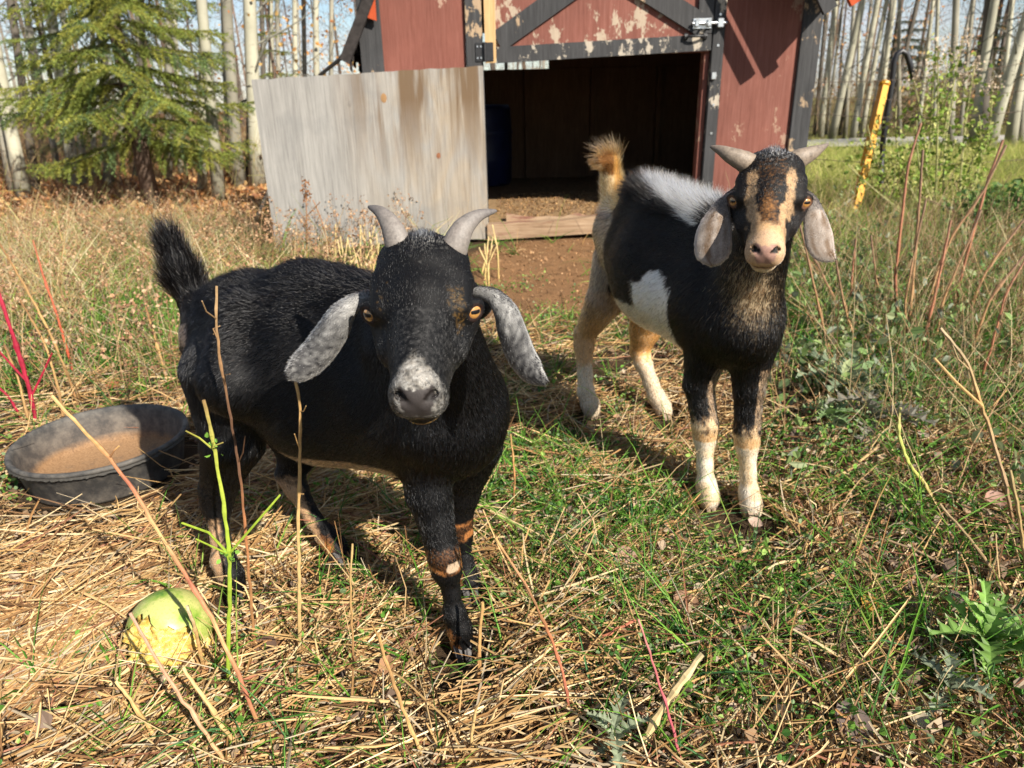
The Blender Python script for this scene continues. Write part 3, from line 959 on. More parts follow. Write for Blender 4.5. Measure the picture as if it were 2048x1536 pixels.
def spruce(base, height, label, width=1.0, seed=0, whorl=.17, dense=1.0, lean=(0, 0), name='spruce_tree', group=None, lowest=.28, col=((.20, .24, .048), (.31, .31, .06), (.13, .19, .07))):
    g = np.random.default_rng(seed)
    base = np.array([base[0], base[1], -.04])
    root = empty(name, base)
    tag(root, label, 'tree', group)
    t = np.linspace(0, 1, 10)
    P = base + np.stack([lean[0] * t * height, lean[1] * t * height, t * height], 1)
    mb = MB()
    mb.tube(P, .075 * width * (1 - .9 * t) * height / 5, 9, (.11, .075, .055))
    mb.obj('trunk', MAT_BARK, root, True)
    br = MB()
    NP, ND, NL, NC = [], [], [], []
    z = lowest
    while z < height * .97:
        u = z / height
        nb = g.integers(4, 7)
        a0 = g.uniform(0, 6.28)
        for k in range(nb):
            az = a0 + k * 6.28 / nb + g.normal(0, .25)
            L = (1.15 * (1 - u) ** .8 + .08) * width * g.uniform(.7, 1.12) * height / 5
            p0 = base + np.array([lean[0] * z, lean[1] * z, z])
            m = 9
            q = [p0]
            el = g.uniform(-.05, .12) - .12 * (1 - u)
            for s in range(m):
                f = s / m
                e2 = el - .24 * math.sin(f * 2.4) + .42 * f * f
                q.append(q[-1] + np.array([math.cos(az) * math.cos(e2), math.sin(az) * math.cos(e2), math.sin(e2)]) * L / m)
            q = np.array(q)
            br.tube(q, np.linspace(.011 * (1 - .6 * u) * width, .002, m + 1), 5, (.09, .075, .045), False)
            T = nz(np.gradient(q, axis=0))
            side = nz(np.cross(T, np.array([0, 0, 1.0])))
            # side sprays hang and reach forward along the branch
            ns = int(L / .034 * dense)
            for s in range(ns):
                f = (s + g.random()) / ns
                if f < .10: continue
                i = min(int(f * m), m - 1)
                c = q[i] + (q[i + 1] - q[i]) * (f * m - i)
                sg = 1 if s % 2 else -1
                l2 = L * (.42 * (1 - f) + .10) * g.uniform(.6, 1.1)
                dr = nz(T[i] * .75 + side[i] * sg * g.uniform(.6, 1.1) + np.array([0, 0, -g.uniform(.05, .40)]))
                k2 = max(3, int(l2 / .018))
                tt = np.linspace(.0, 1, k2)
                pts = c + dr * l2 * tt[:, None] + np.array([0, 0, -1.0]) * (l2 * .25 * tt ** 2)[:, None]
                NP.append(pts); ND.append(np.tile(dr, (k2, 1))); NL.append(np.full(k2, 1.0))
                tone = np.array(col[g.choice(3, p=[.5, .3, .2])]) * g.uniform(.8, 1.25)
                NC.append(np.tile(tone, (k2, 1)))
            pts = q[2:]
            NP.append(pts); ND.append(T[2:]); NL.append(np.ones(len(pts))); NC.append(np.tile(np.array(col[0]), (len(pts), 1)))
        z += whorl * g.uniform(.7, 1.25)
    tag(br.obj('branches', MAT_BARK, root), kind='stuff')
    NP, ND, NC = np.concatenate(NP), np.concatenate(ND), np.concatenate(NC)
    rep = int(7 * dense) if dense >= 1 else 5
    NP, ND, NC = [np.repeat(A, rep, 0) for A in (NP, ND, NC)]
    n = len(NP)
    d = nz(ND * .8 + g.normal(0, .62, (n, 3)))
    s = nz(np.cross(d, g.normal(0, 1, (n, 3))))
    L = g.uniform(.020, .038, n)[:, None] * width ** .5
    w = .0030 * width ** .5
    NP = NP + g.normal(0, .004, (n, 3))
    V = np.stack([NP - s * w, NP + s * w, NP + d * L], 1).reshape(-1, 3)
    F = np.arange(3 * n).reshape(-1, 3)
    c = np.repeat(np.clip(NC * g.uniform(.7, 1.35, (n, 1)), 0, 1), 3, 0)
    tag(link('foliage', mesh_from('foliage', V, F, c), MAT_LEAF, root), kind='stuff')
    return root


woods()
far_wood()
spruce(G(306, 412), 4.8, 'bushy green spruce with drooping boughs in front of the aspens', 1.05, 3, .165, 1.35, (-.015, .02), lowest=.62)
spruce((-2.55, 8.6), 2.4, 'small young spruce half hidden beside the plywood door', .8, 8, .2, .8)
spruce((-5.6, 9.6), 3.2, 'dark spruce behind the leaning aspens', .9, 9, .25, .8)
for _k, (_x, _y, _h, _l) in enumerate([(9.0, 17.5, 2.5, 'pointed dark spruce rising behind the hooped pipe'), (11.0, 17.8, 2.6, 'broad dark spruce behind the seeding shrub'), (13.9, 19.5, 3.6, 'tall dark spruce farthest along the track')]):
    spruce((_x, _y), _h, _l, 2.1, 20 + _k, .22, .7, col=((.035, .055, .018), (.055, .075, .022), (.025, .04, .015)))


# ================================================================ goats
class Sdf:
    def __init__(s, lo, hi, h):
        s.h, s.lo = h, np.asarray(lo, float)
        s.n = np.ceil((np.asarray(hi) - s.lo) / h).astype(int) + 1
        s.D = np.full(s.n, 0.2, np.float32)
        s.prims = []

    def sub(s, lo, hi):
        a = np.clip(np.floor((lo - s.lo) / s.h).astype(int), 0, s.n - 1)
        b = np.clip(np.ceil((hi - s.lo) / s.h).astype(int) + 1, 1, s.n)
        g = [s.lo[i] + s.h * np.arange(a[i], b[i]) for i in range(3)]
        P = np.stack(np.meshgrid(*g, indexing='ij'), -1).reshape(-1, 3)
        return (slice(a[0], b[0]), slice(a[1], b[1]), slice(a[2], b[2])), P, b - a

    def op(s, fn, lo, hi, k, cut=False):
        sl, P, sh = s.sub(np.asarray(lo) - k - 3 * s.h, np.asarray(hi) + k + 3 * s.h)
        d = fn(P).reshape(sh).astype(np.float32)
        A = s.D[sl]
        if cut: d, A = d, -A
        e = np.maximum(k - np.abs(A - d), 0) / k
        r = np.minimum(A, d) - e * e * k * .25
        s.D[sl] = -r if cut else r

    def cone(s, a, ra, b, rb, k=.02, flow=None, cut=False, squash=None):
        a, b = np.asarray(a, float), np.asarray(b, float)
        fn = lambda P: sd_cone(P, a, ra, b, rb, squash)
        m = max(ra, rb)
        s.op(fn, np.minimum(a, b) - m, np.maximum(a, b) + m, k, cut)
        if not cut: s.prims.append((fn, nz(flow if flow is not None else b - a)))

    def ell(s, c, R, rad, k=.015, flow=(0, 0, -1), cut=False):
        c, rad = np.asarray(c, float), np.asarray(rad, float)
        def fn(P):
            q = (P - c) @ R
            k0 = np.linalg.norm(q / rad, axis=1)
            k1 = np.linalg.norm(q / rad ** 2, axis=1) + 1e-9
            return k0 * (k0 - 1) / k1
        m = rad.max()
        s.op(fn, c - m, c + m, k, cut)
        if not cut: s.prims.append((fn, nz(flow)))

    def surface(s):
        D, h = s.D, s.h
        ins = D < 0
        c = [ins[i:D.shape[0] - 1 + i, j:D.shape[1] - 1 + j, k:D.shape[2] - 1 + k] for i in (0, 1) for j in (0, 1) for k in (0, 1)]
        anyv, allv = c[0].copy(), c[0].copy()
        for q in c[1:]:
            anyv |= q
            allv &= q
        act = anyv & ~allv
        idx = np.full(act.shape, -1, np.int64)
        A = np.argwhere(act)
        idx[tuple(A.T)] = np.arange(len(A))
        acc = np.zeros((len(A), 3))
        cnt = np.zeros(len(A))
        cor = np.array([[i, j, k] for i in (0, 1) for j in (0, 1) for k in (0, 1)])
        dv = [D[tuple((A + o).T)] for o in cor]
        for p in range(8):
            for q in range(p + 1, 8):
                if np.abs(cor[p] - cor[q]).sum() != 1: continue
                x = (dv[p] < 0) != (dv[q] < 0)
                t = dv[p][x] / (dv[p][x] - dv[q][x])
                acc[x] += cor[p] + t[:, None] * (cor[q] - cor[p])
                cnt[x] += 1
        V = s.lo + h * (A + acc / cnt[:, None])
        F = []
        for ax in range(3):
            o = [0, 0, 0]
            o[ax] = 1
            n = D.shape
            s0 = ins[tuple(slice(0, n[i] - o[i]) for i in range(3))]
            s1 = ins[tuple(slice(o[i], n[i]) for i in range(3))]
            e = np.argwhere(s0 != s1)
            u, v = [(1, 2), (2, 0), (0, 1)][ax]
            e = e[(e[:, u] > 0) & (e[:, v] > 0) & (e[:, u] < n[u] - 1) & (e[:, v] < n[v] - 1)]
            fl = s0[tuple(e.T)]
            du, dv2 = np.eye(3, dtype=int)[u], np.eye(3, dtype=int)[v]
            q = np.stack([idx[tuple((e - du - dv2).T)], idx[tuple((e - dv2).T)], idx[tuple(e.T)], idx[tuple((e - du).T)]], 1)
            q[~fl] = q[~fl][:, ::-1]
            F.append(q)
        F = np.concatenate(F)
        F = F[(F >= 0).all(1)]
        # light smoothing (two Taubin passes)
        E = np.concatenate([F[:, [0, 1]], F[:, [1, 2]], F[:, [2, 3]], F[:, [3, 0]]])
        deg = np.bincount(E.ravel(), minlength=len(V)).astype(float)
        for lam in (.55, -.5, .55, -.5, .4):
            S = np.zeros_like(V)
            for a in range(3):
                S[:, a] = np.bincount(E[:, 0], V[E[:, 1], a], len(V)) + np.bincount(E[:, 1], V[E[:, 0], a], len(V))
            V = V + lam * (S / np.maximum(deg, 1)[:, None] - V)
        return V, F


def sd_cone(P, a, ra, b, rb, squash=None):
    P = np.asarray(P, float)
    if squash is not None:                       # narrower across: stretch space along that axis
        ax, f = squash
        ax = nz(ax)
        c = (a + b) / 2
        P = P + np.outer(((P - c) @ ax) * (1 / f - 1), ax)
    ba = b - a
    L2 = max(ba @ ba, 1e-9)
    t = np.clip(((P - a) @ ba) / L2, 0, 1)
    return np.linalg.norm(P - a - t[:, None] * ba, axis=1) - (ra + (rb - ra) * t)


def normals_of(V, F):
    n = np.cross(V[F[:, 2]] - V[F[:, 0]], V[F[:, 3]] - V[F[:, 1]])
    N = np.zeros_like(V)
    for a in range(3):
        N[:, a] = sum(np.bincount(F[:, k], n[:, a], len(V)) for k in range(4))
    return nz(N)


def ear_shell(path, across, width, cup, thick, nrm, n_u=11):
    """leaf-shaped ear: centre line path, half width, cupped cross-section, closed shell.
    returns V, F, u (along 0..1), s (across -1..1), side (+1 outer face)"""
    path = np.asarray(path, float)
    m0 = len(path)
    tt = np.linspace(0, m0 - 1, 34)
    def interp(A):
        A = np.asarray(A, float)
        out = np.zeros((len(tt),) + A.shape[1:])
        for j, t in enumerate(tt):              # Catmull-Rom
            i = min(int(t), m0 - 2)
            f = t - i
            p0, p1, p2, p3 = A[max(i - 1, 0)], A[i], A[i + 1], A[min(i + 2, m0 - 1)]
            out[j] = .5 * (2 * p1 + (p2 - p0) * f + (2 * p0 - 5 * p1 + 4 * p2 - p3) * f * f + (3 * p1 - p0 - 3 * p2 + p3) * f ** 3)
        return out
    C, Wd, Cu = interp(path), interp(np.asarray(width)[:, None])[:, 0], interp(np.asarray(cup)[:, None])[:, 0]
    Ac, Nr = nz(interp(across)), nz(interp(nrm))
    T = nz(np.gradient(C, axis=0))
    Ac = nz(Ac - T * (Ac * T).sum(1)[:, None])
    Nn = np.cross(T, Ac)
    Nn *= np.sign((Nn * Nr).sum(1))[:, None]
    s = np.linspace(-1, 1, n_u)
    V, U, S, side = [], [], [], []
    for sd in (1, -1):
        for j in range(len(tt)):
            ang = s * max(Cu[j], .02)
            R = Wd[j] / max(Cu[j], .02)
            th = thick * (1 - .75 * np.abs(s) ** 3) * min(1, .35 + (len(tt) - 1 - j) * .3)
            off = R * np.cos(ang) - R
            lat = R * np.sin(ang)
            V.append(C[j] + lat[:, None] * Ac[j] + (off + sd * th)[:, None] * Nn[j])
            U.append(np.full(n_u, j / (len(tt) - 1)))
            S.append(s)
            side.append(np.full(n_u, sd))
    V = np.concatenate(V)
    N = len(tt)
    F = []
    for sd in (0, 1):
        for j in range(N - 1):
            for q in range(n_u - 1):
                a = sd * N * n_u + j * n_u + q
                f = [a, a + 1, a + n_u + 1, a + n_u]
                F.append(f if sd == 0 else f[::-1])
    o = N * n_u
    for j in range(N - 1):
        for q, r in ((0, 0), (n_u - 1, 1)):
            a = j * n_u + q
            f = [a, a + n_u, a + o + n_u, a + o]
            F.append(f if r == 0 else f[::-1])
    for q in range(n_u - 1):
        a = (N - 1) * n_u + q
        F.append([a, a + 1, a + 1 + o, a + o])
    F = np.array(F)
    # keep outward orientation consistent with the outer face
    n0 = np.cross(V[F[:, 2]] - V[F[:, 0]], V[F[:, 3]] - V[F[:, 1]])
    mid = (N // 2) * (n_u - 1) + n_u // 2
    if (n0[mid] * Nn[N // 2]).sum() < 0: F = F[:, ::-1]
    return V, F, np.concatenate(U), np.concatenate(S), np.concatenate(side), np.concatenate([np.repeat(T, n_u, 0)] * 2)


EYE = np.array([.0475, .0165, .0095])


def add_head(S, O, R, sc, k=.014):
    """goat head: x its left, y towards the nose, z dorsal"""
    def p(x, y, z): return O + R @ (np.array([x, y, z]) * sc)
    back = R @ np.array([0, -1.0, .15])
    E = lambda c, r, **kw: S.ell(p(*c), R, np.array(r) * sc, **kw)
    C = lambda a, ra, b, rb, **kw: S.cone(p(*a), ra * sc, p(*b), rb * sc, **kw)
    E((0, -.030, .008), (.0465, .048, .043), k=k, flow=back)                 # cranium
    E((0, -.006, .020), (.040, .045, .029), k=.02 * sc, flow=back)
    E((0, -.032, .026), (.036, .034, .031), k=.02 * sc, flow=back)          # crown          # forehead
    C((0, .010, -.006), .043, (0, .106, -.013), .0240, k=.02 * sc, flow=back)      # muzzle
    C((0, .02, .020), .026, (0, .106, .003), .0185, k=.018 * sc, flow=back)        # bridge of the nose
    C((0, -.035, -.045), .035, (0, .090, -.033), .0195, k=.02 * sc, flow=back)     # lower jaw
    for s in (-1, 1):
        fl = R @ np.array([s * .5, -1, -.1])
        E((s * .029, -.020, -.030), (.022, .040, .032), k=.02 * sc, flow=fl)        # cheek
        C((s * .038, -.008, .026), .0125, (s * .041, .026, .021), .008, k=.016 * sc, flow=fl)   # brow
        C((s * .045, .004, -.010), .011, (s * .033, .05, -.014), .011, k=.018 * sc, flow=fl)   # cheekbone
        E((s * .025, -.040, .031), (.018, .018, .016), k=.016 * sc, flow=back)      # horn boss
        C((s * .034, -.040, -.020), .024, (s * .054, -.036, -.026), .016, k=.014 * sc, flow=R @ np.array([s, -.2, 0]))   # ear root
        E((s * .0120, .114, -.012), (.0150, .018, .0195), k=.01 * sc, flow=back)    # upper lip halves
    E((0, .119, .000), (.019, .0135, .0125), k=.01 * sc, flow=back)                 # nose pad
    E((0, .101, -.040), (.0185, .020, .0115), k=.008 * sc, flow=back)               # chin
    for s in (-1, 1):
        S.ell(p(s * (EYE[0] + .007), EYE[1] + .003, EYE[2] + .001), R, np.array((.0125, .0130, .0118)) * sc, k=.006 * sc, cut=True)     # eye socket
        C((s * .0075, .1355, .0005), .0028, (s * .0150, .1255, .0055), .0026, k=.004 * sc, cut=True)         # nostril slit
        C((s * .0150, .1255, .0055), .0026, (s * .0185, .120, .0005), .0022, k=.004 * sc, cut=True)
        C((s * .000, .135, -.0285), .0020, (s * .017, .124, -.0305), .0020, k=.004 * sc, cut=True)           # mouth line
        C((s * .017, .124, -.0305), .0020, (s * .0285, .094, -.0290), .0018, k=.004 * sc, cut=True)
        C((s * .0285, .094, -.0290), .0018, (s * .0325, .070, -.0240), .0015, k=.004 * sc, cut=True)
    C((0, .1355, -.004), .0014, (0, .136, -.027), .0014, k=.004 * sc, cut=True)     # philtrum
    for s in (-1, 1):                                                               # eyelids
        l = nz(np.array([s * .60, .70, .32]))
        u = nz(np.cross(l, np.array([0, 0, 1.0])))
        v = np.cross(u, l)
        c = EYE * np.array([s, 1, 1])
        for (a0, a1, off, rr) in ((12, 168, .0060, .0036), (195, 345, .0050, .0030)):
            an = np.radians(np.linspace(a0, a1, 7))
            q = [c + l * off + .0098 * (math.cos(t) * u * 1.12 + math.sin(t) * v * .80) for t in an]
            for a, b in zip(q[:-1], q[1:]): C(tuple(a), rr, tuple(b), rr, k=.004 * sc, flow=back)
    return p


def eye_object(parent, c, R, side, sc, out_dir, amber):
    """eyeball with a wide horizontal pupil; local +z looks outwards"""
    r = .0112 * sc
    z = nz(out_dir)
    x = nz(np.array([-z[1], z[0], 0.0]))          # pupil lies level
    y = np.cross(z, x)
    seg, ring = 28, 18
    V, F, C = [], [], []
    for i in range(ring + 1):
        th = math.pi * (i / ring)
        for j in range(seg):
            ph = 2 * math.pi * j / seg
            V.append((r * math.sin(th) * math.cos(ph), r * math.sin(th) * math.sin(ph), r * math.cos(th)))
    for i in range(ring):
        for j in range(seg):
            F.append((i * seg + j, (i + 1) * seg + j, (i + 1) * seg + (j + 1) % seg, i * seg + (j + 1) % seg))
    V = np.array(V)
    B = np.stack([x, y, z], 1)
    me = mesh_from('eye', V, np.array(F), smooth=True)
    o = link('eye', me, amber, parent)
    mw = Matrix.Identity(4)
    for i in range(3):
        for j in range(3): mw[i][j] = B[i][j]
    o.matrix_basis = Matrix.Translation(Vector(c - np.array(parent.location))) @ mw
    return o


def eye_material(name, r):
    m, nt, b = mat_new(name)
    tc = nd(nt, 'ShaderNodeTexCoord')
    sx = nd(nt, 'ShaderNodeSeparateXYZ')
    nt.links.new(tc.outputs['Object'], sx.inputs[0])
    def mth(op, a, b2=None):
        n = nd(nt, 'ShaderNodeMath', operation=op)
        for i, v in enumerate((a, b2)):
            if v is None: continue
            if isinstance(v, (int, float)): n.inputs[i].default_value = v
            else: nt.links.new(v, n.inputs[i])
        return n.outputs[0]
    x, y = sx.outputs[0], sx.outputs[1]
    rad = mth('SQRT', mth('ADD', mth('MULTIPLY', x, x), mth('MULTIPLY', y, y)))
    rr = mth('DIVIDE', rad, r)
    fine = noise_node(nt, 900, 4)
    rr2 = mth('ADD', rr, mth('MULTIPLY', mth('SUBTRACT', fine, .5), .12))
    col = ramp(nt, rr2, [(0.0, (.22, .10, .025)), (.40, (.46, .23, .06)), (.62, (.36, .16, .045)), (.74, (.03, .014, .008)), (.86, (.07, .04, .035))])
    # slot pupil
    px = mth('DIVIDE', mth('ABSOLUTE', x), r * .50)
    py = mth('DIVIDE', mth('ABSOLUTE', y), r * .19)
    e = mth('ADD', mth('POWER', px, 4.0), mth('POWER', py, 4.0))
    pup = mth('LESS_THAN', e, 1.0)
    c2 = mixc(nt, pup, col, (.004, .004, .006))
    nt.links.new(c2, b.inputs['Base Color'])
    b.inputs['Roughness'].default_value = .25
    b.inputs['Coat Weight'].default_value = 1.0
    b.inputs['Coat Roughness'].default_value = .03
    return m


def horn_object(parent, pts, r0, mat, flat=.72, across=None, seed=0):
    """curved tapering horn with growth rings; oval in section"""
    P = np.asarray(pts, float)
    m0 = len(P)
    tt = np.linspace(0, m0 - 1, 46)
    C = []
    for t in tt:
        i = min(int(t), m0 - 2)
        f = t - i
        p0, p1, p2, p3 = P[max(i - 1, 0)], P[i], P[i + 1], P[min(i + 2, m0 - 1)]
        C.append(.5 * (2 * p1 + (p2 - p0) * f + (2 * p0 - 5 * p1 + 4 * p2 - p3) * f * f + (3 * p1 - p0 - 3 * p2 + p3) * f ** 3))
    C = np.array(C)
    u = np.linspace(0, 1, len(C))
    rad = r0 * (1 - u ** 1.6 * .93) * (1 + .022 * np.sin(u * 46 + seed) * (1 - u) + .012 * np.sin(u * 101 + seed))
    rad[-1] *= .3
    T = nz(np.gradient(C, axis=0))
    a = np.linspace(0, 2 * np.pi, 20, endpoint=False)
    V = []
    up = nz(across)
    for i in range(len(C)):
        up = nz(up - T[i] * (up @ T[i]))
        w = np.cross(T[i], up)
        V.append(C[i] + rad[i] * (np.cos(a)[:, None] * up + flat * np.sin(a)[:, None] * w))
    V = np.concatenate(V)
    n, m = 20, len(C)
    i, j = np.meshgrid(np.arange(m - 1), np.arange(n), indexing='ij')
    F = np.stack([i * n + j, i * n + (j + 1) % n, (i + 1) * n + (j + 1) % n, (i + 1) * n + j], -1).reshape(-1, 4)
    c = np.repeat(u, n)[:, None] * np.ones(3)
    tip = np.array([[(m - 1) * n + q, (m - 1) * n + (q + 1) % n, (m - 1) * n + (q + 2) % n] for q in range(1, n - 1)])
    return link('horn', mesh_from('horn', V, [F], c, True), mat, parent)


def horn_material(name, base, pale, stain):
    m, nt, b = mat_new(name)
    a = nd(nt, 'ShaderNodeAttribute', attribute_name='Col')
    f = noise_node(nt, 70, 6, .7)
    g = noise_node(nt, 300, 4, .7)
    c = ramp(nt, f, [(.3, base), (.52, pale), (.72, stain)])
    c = mixc(nt, .35, c, ramp(nt, g, [(.35, tuple(x * .5 for x in base)), (.65, pale)]))
    c = mixc(nt, 1.0, c, ramp(nt, a.outputs['Color'], [(0, (1.15, 1.12, 1.08)), (.6, (1, 1, 1)), (1, (.62, .62, .66))]), 'MULTIPLY')
    nt.links.new(c, b.inputs['Base Color'])
    b.inputs['Roughness'].default_value = .55
    bump(nt, b, g, .35, .002)
    return m


def hoof_object(parent, c, fwd, s, mat):
    """cloven hoof: two wedge claws side by side, sole on the ground"""
    fwd = nz(np.array([fwd[0], fwd[1], 0.0]))
    lat = np.array([-fwd[1], fwd[0], 0])
    mb = MB()
    for sd in (-1, 1):
        prof = [(-.55, 0), (.72, 0), (.62, .28), (.10, .78), (-.35, .80), (-.58, .45)]
        V = []
        for w, k in ((.06, .92), (.22, 1.0), (.42, .94)):
            for (x, z) in prof:
                toe = max(0, x)
                V.append(np.asarray(c) + fwd * x * s * k + lat * sd * (w * s * (1 - .35 * toe) + .01 * s) + np.array([0, 0, z * s * (.97 if w > .3 else 1)]))
        n = len(prof)
        F4 = []
        for r in range(2):
            for q in range(n):
                f = [r * n + q, r * n + (q + 1) % n, (r + 1) * n + (q + 1) % n, (r + 1) * n + q]
                F4.append(f if sd > 0 else f[::-1])
        F3 = []
        for q in range(1, n - 1):
            F3 += [[0, q + 1, q] if sd > 0 else [0, q, q + 1], [2 * n, 2 * n + q, 2 * n + q + 1] if sd > 0 else [2 * n, 2 * n + q + 1, 2 * n + q]]
        mb.add(V, F4, F3)
    return mb.obj('hoof', mat, parent)


def fur_material(name, rough=.32, radial=.5):
    m = bpy.data.materials.new(name)
    m.use_nodes = True
    nt = m.node_tree
    nt.nodes.clear()
    out = nt.nodes.new('ShaderNodeOutputMaterial')
    a = nd(nt, 'ShaderNodeAttribute', attribute_name='hair_col')
    h = nt.nodes.new('ShaderNodeBsdfHairPrincipled')
    h.model = 'CHIANG'
    h.parametrization = 'COLOR'
    h.inputs['Roughness'].default_value = rough
    h.inputs['Radial Roughness'].default_value = radial
    h.inputs['Coat'].default_value = .12
    h.inputs['IOR'].default_value = 1.45
    h.inputs['Random Roughness'].default_value = .2
    nt.links.new(a.outputs['Color'], h.inputs['Color'])
    nt.links.new(h.outputs[0], out.inputs['Surface'])
    return m


def skin_material(name):
    m, nt, b = mat_new(name)
    a = nd(nt, 'ShaderNodeAttribute', attribute_name='Col')
    f = noise_node(nt, 900, 3)
    k = ramp(nt, f, [(.3, (.7, .7, .7)), (.7, (1.15, 1.15, 1.15))])
    nt.links.new(mixc(nt, 1.0, a.outputs['Color'], k, 'MULTIPLY'), b.inputs['Base Color'])
    b.inputs['Roughness'].default_value = .62
    b.inputs['Specular IOR Level'].default_value = .25
    bump(nt, b, f, .25, .001)
    return m


def grow_fur(parent, V, F, N, flow, length, dens, colfn, count, mat, rad=.00022, lift=.28, seed=1):
    r = np.random.default_rng(seed)
    T = np.concatenate([F[:, [0, 1, 2]], F[:, [0, 2, 3]]])
    ar = .5 * np.linalg.norm(np.cross(V[T[:, 1]] - V[T[:, 0]], V[T[:, 2]] - V[T[:, 0]]), axis=1)
    w = ar * dens[T].mean(1)
    pick = r.choice(len(T), count, p=w / w.sum())
    a, b = r.random(count), r.random(count)
    sw = a + b > 1
    a[sw], b[sw] = 1 - a[sw], 1 - b[sw]
    bc = np.stack([1 - a - b, a, b], 1)[:, :, None]
    t = T[pick]
    P = (V[t] * bc).sum(1)
    Nn = nz((N[t] * bc).sum(1))
    Fl = (flow[t] * bc).sum(1)
    L = (length[t] * bc[:, :, 0]).sum(1) * r.uniform(.6, 1.2, count)
    Lf = (lift_arr(lift, len(V))[t] * bc[:, :, 0]).sum(1)
    # low-frequency swirl of the nap
    sw = np.stack([vnoise(P, 55, 3), vnoise(P, 55, 4), vnoise(P, 55, 5)], 1) - .5
    Fl = nz(Fl) + .38 * sw + r.normal(0, .12, (count, 3))
    Fl = nz(Fl - Nn * (Fl * Nn).sum(1)[:, None])
    lf = (Lf * r.uniform(.5, 1.6, count))[:, None]
    d0 = nz(Fl * np.cos(lf * 1.6) + Nn * np.sin(lf * 1.6))
    d1 = nz(Fl * np.cos(lf * .8) + Nn * np.sin(lf * .8) + r.normal(0, .1, (count, 3)))
    d2 = nz(d1 + .12 * Nn * np.sin(lf) + r.normal(0, .12, (count, 3)))
    Lk = L[:, None] / 3
    P0 = P - Nn * .0006
    pts = np.stack([P0, P0 + d0 * Lk, P0 + d0 * Lk + d1 * Lk, P0 + d0 * Lk + d1 * Lk + d2 * Lk], 1)
    col = colfn(P, t, bc, r)
    off = np.array(parent.location)
    cv = bpy.data.hair_curves.new('coat')
    cv.add_curves([4] * count)
    cv.attributes['position'].data.foreach_set('vector', (pts - off).astype(np.float32).ravel())
    ra = cv.attributes.get('radius') or cv.attributes.new('radius', 'FLOAT', 'POINT')
    rr = np.tile(np.array([1, .95, .7, .12]), (count, 1)) * (rad * r.uniform(.7, 1.3, count))[:, None]
    ra.data.foreach_set('value', rr.astype(np.float32).ravel())
    ca = cv.attributes.new('hair_col', 'FLOAT_COLOR', 'CURVE')
    cc = np.ones((count, 4), np.float32)
    cc[:, :3] = col
    ca.data.foreach_set('color', cc.ravel())
    cv.materials.append(mat)
    o = bpy.data.objects.new('coat', cv)
    COL.objects.link(o)
    o.parent = parent
    return o


def lift_arr(l, n):
    return np.full(n, l) if np.isscalar(l) else l


def head_frame(yaw, dip, tilt=0.0):
    """yaw>0 turns the nose to the picture's right; dip = nose below level"""
    f = np.array([math.sin(yaw) * math.cos(dip), -math.cos(yaw) * math.cos(dip), -math.sin(dip)])
    x = nz(np.cross(f, np.array([0, 0, 1.0])))       # its right
    z = np.cross(x, f)
    c, s = math.cos(tilt), math.sin(tilt)
    x2, z2 = x * c + z * s, z * c - x * s
    return np.stack([-x2, f, z2], 1)


MAT_SKIN = skin_material('goat skin')
MAT_FUR = fur_material('goat hair', .24, .40)
MAT_HOOF = mat_plain('hoof horn', (.035, .03, .028), .5, 0, .4, .4, 120, .3)


def torso_squash(front, rear, f=.84):
    d = nz((front - rear) * np.array([1, 1, 0]))
    return (np.array([-d[1], d[0], 0]), f)


def rpx(p, px): return px * mpp(p)


def blob(P, c, r):
    """1 inside an oval spot, soft edge"""
    q = (P - np.asarray(c)) / np.asarray(r)
    return np.linalg.norm(q, axis=-1)


def pixel_of(P):
    q = np.asarray(P) - CP
    z = q @ _fwd
    return np.stack([1024 + FPX * (q @ _rt) / z, 768 - FPX * (q @ _up) / z], -1)


# ---------------------------------------------------------------- shared finishing
FEET = []


def make_ears(nb, specs):
    out = []
    n = nb
    for (pts, widths, cups, across, nrm, th) in specs:
        P = np.array([W(*q) for q in pts])
        w = [q * mpp(P[i]) for i, q in enumerate(widths)]
        v, f, u, s, sd, T = ear_shell(P, np.array(across, float), w, cups, th, np.array(nrm, float))
        out.append((v, f + n, u, s, sd, T))
        n += len(v)
    return out


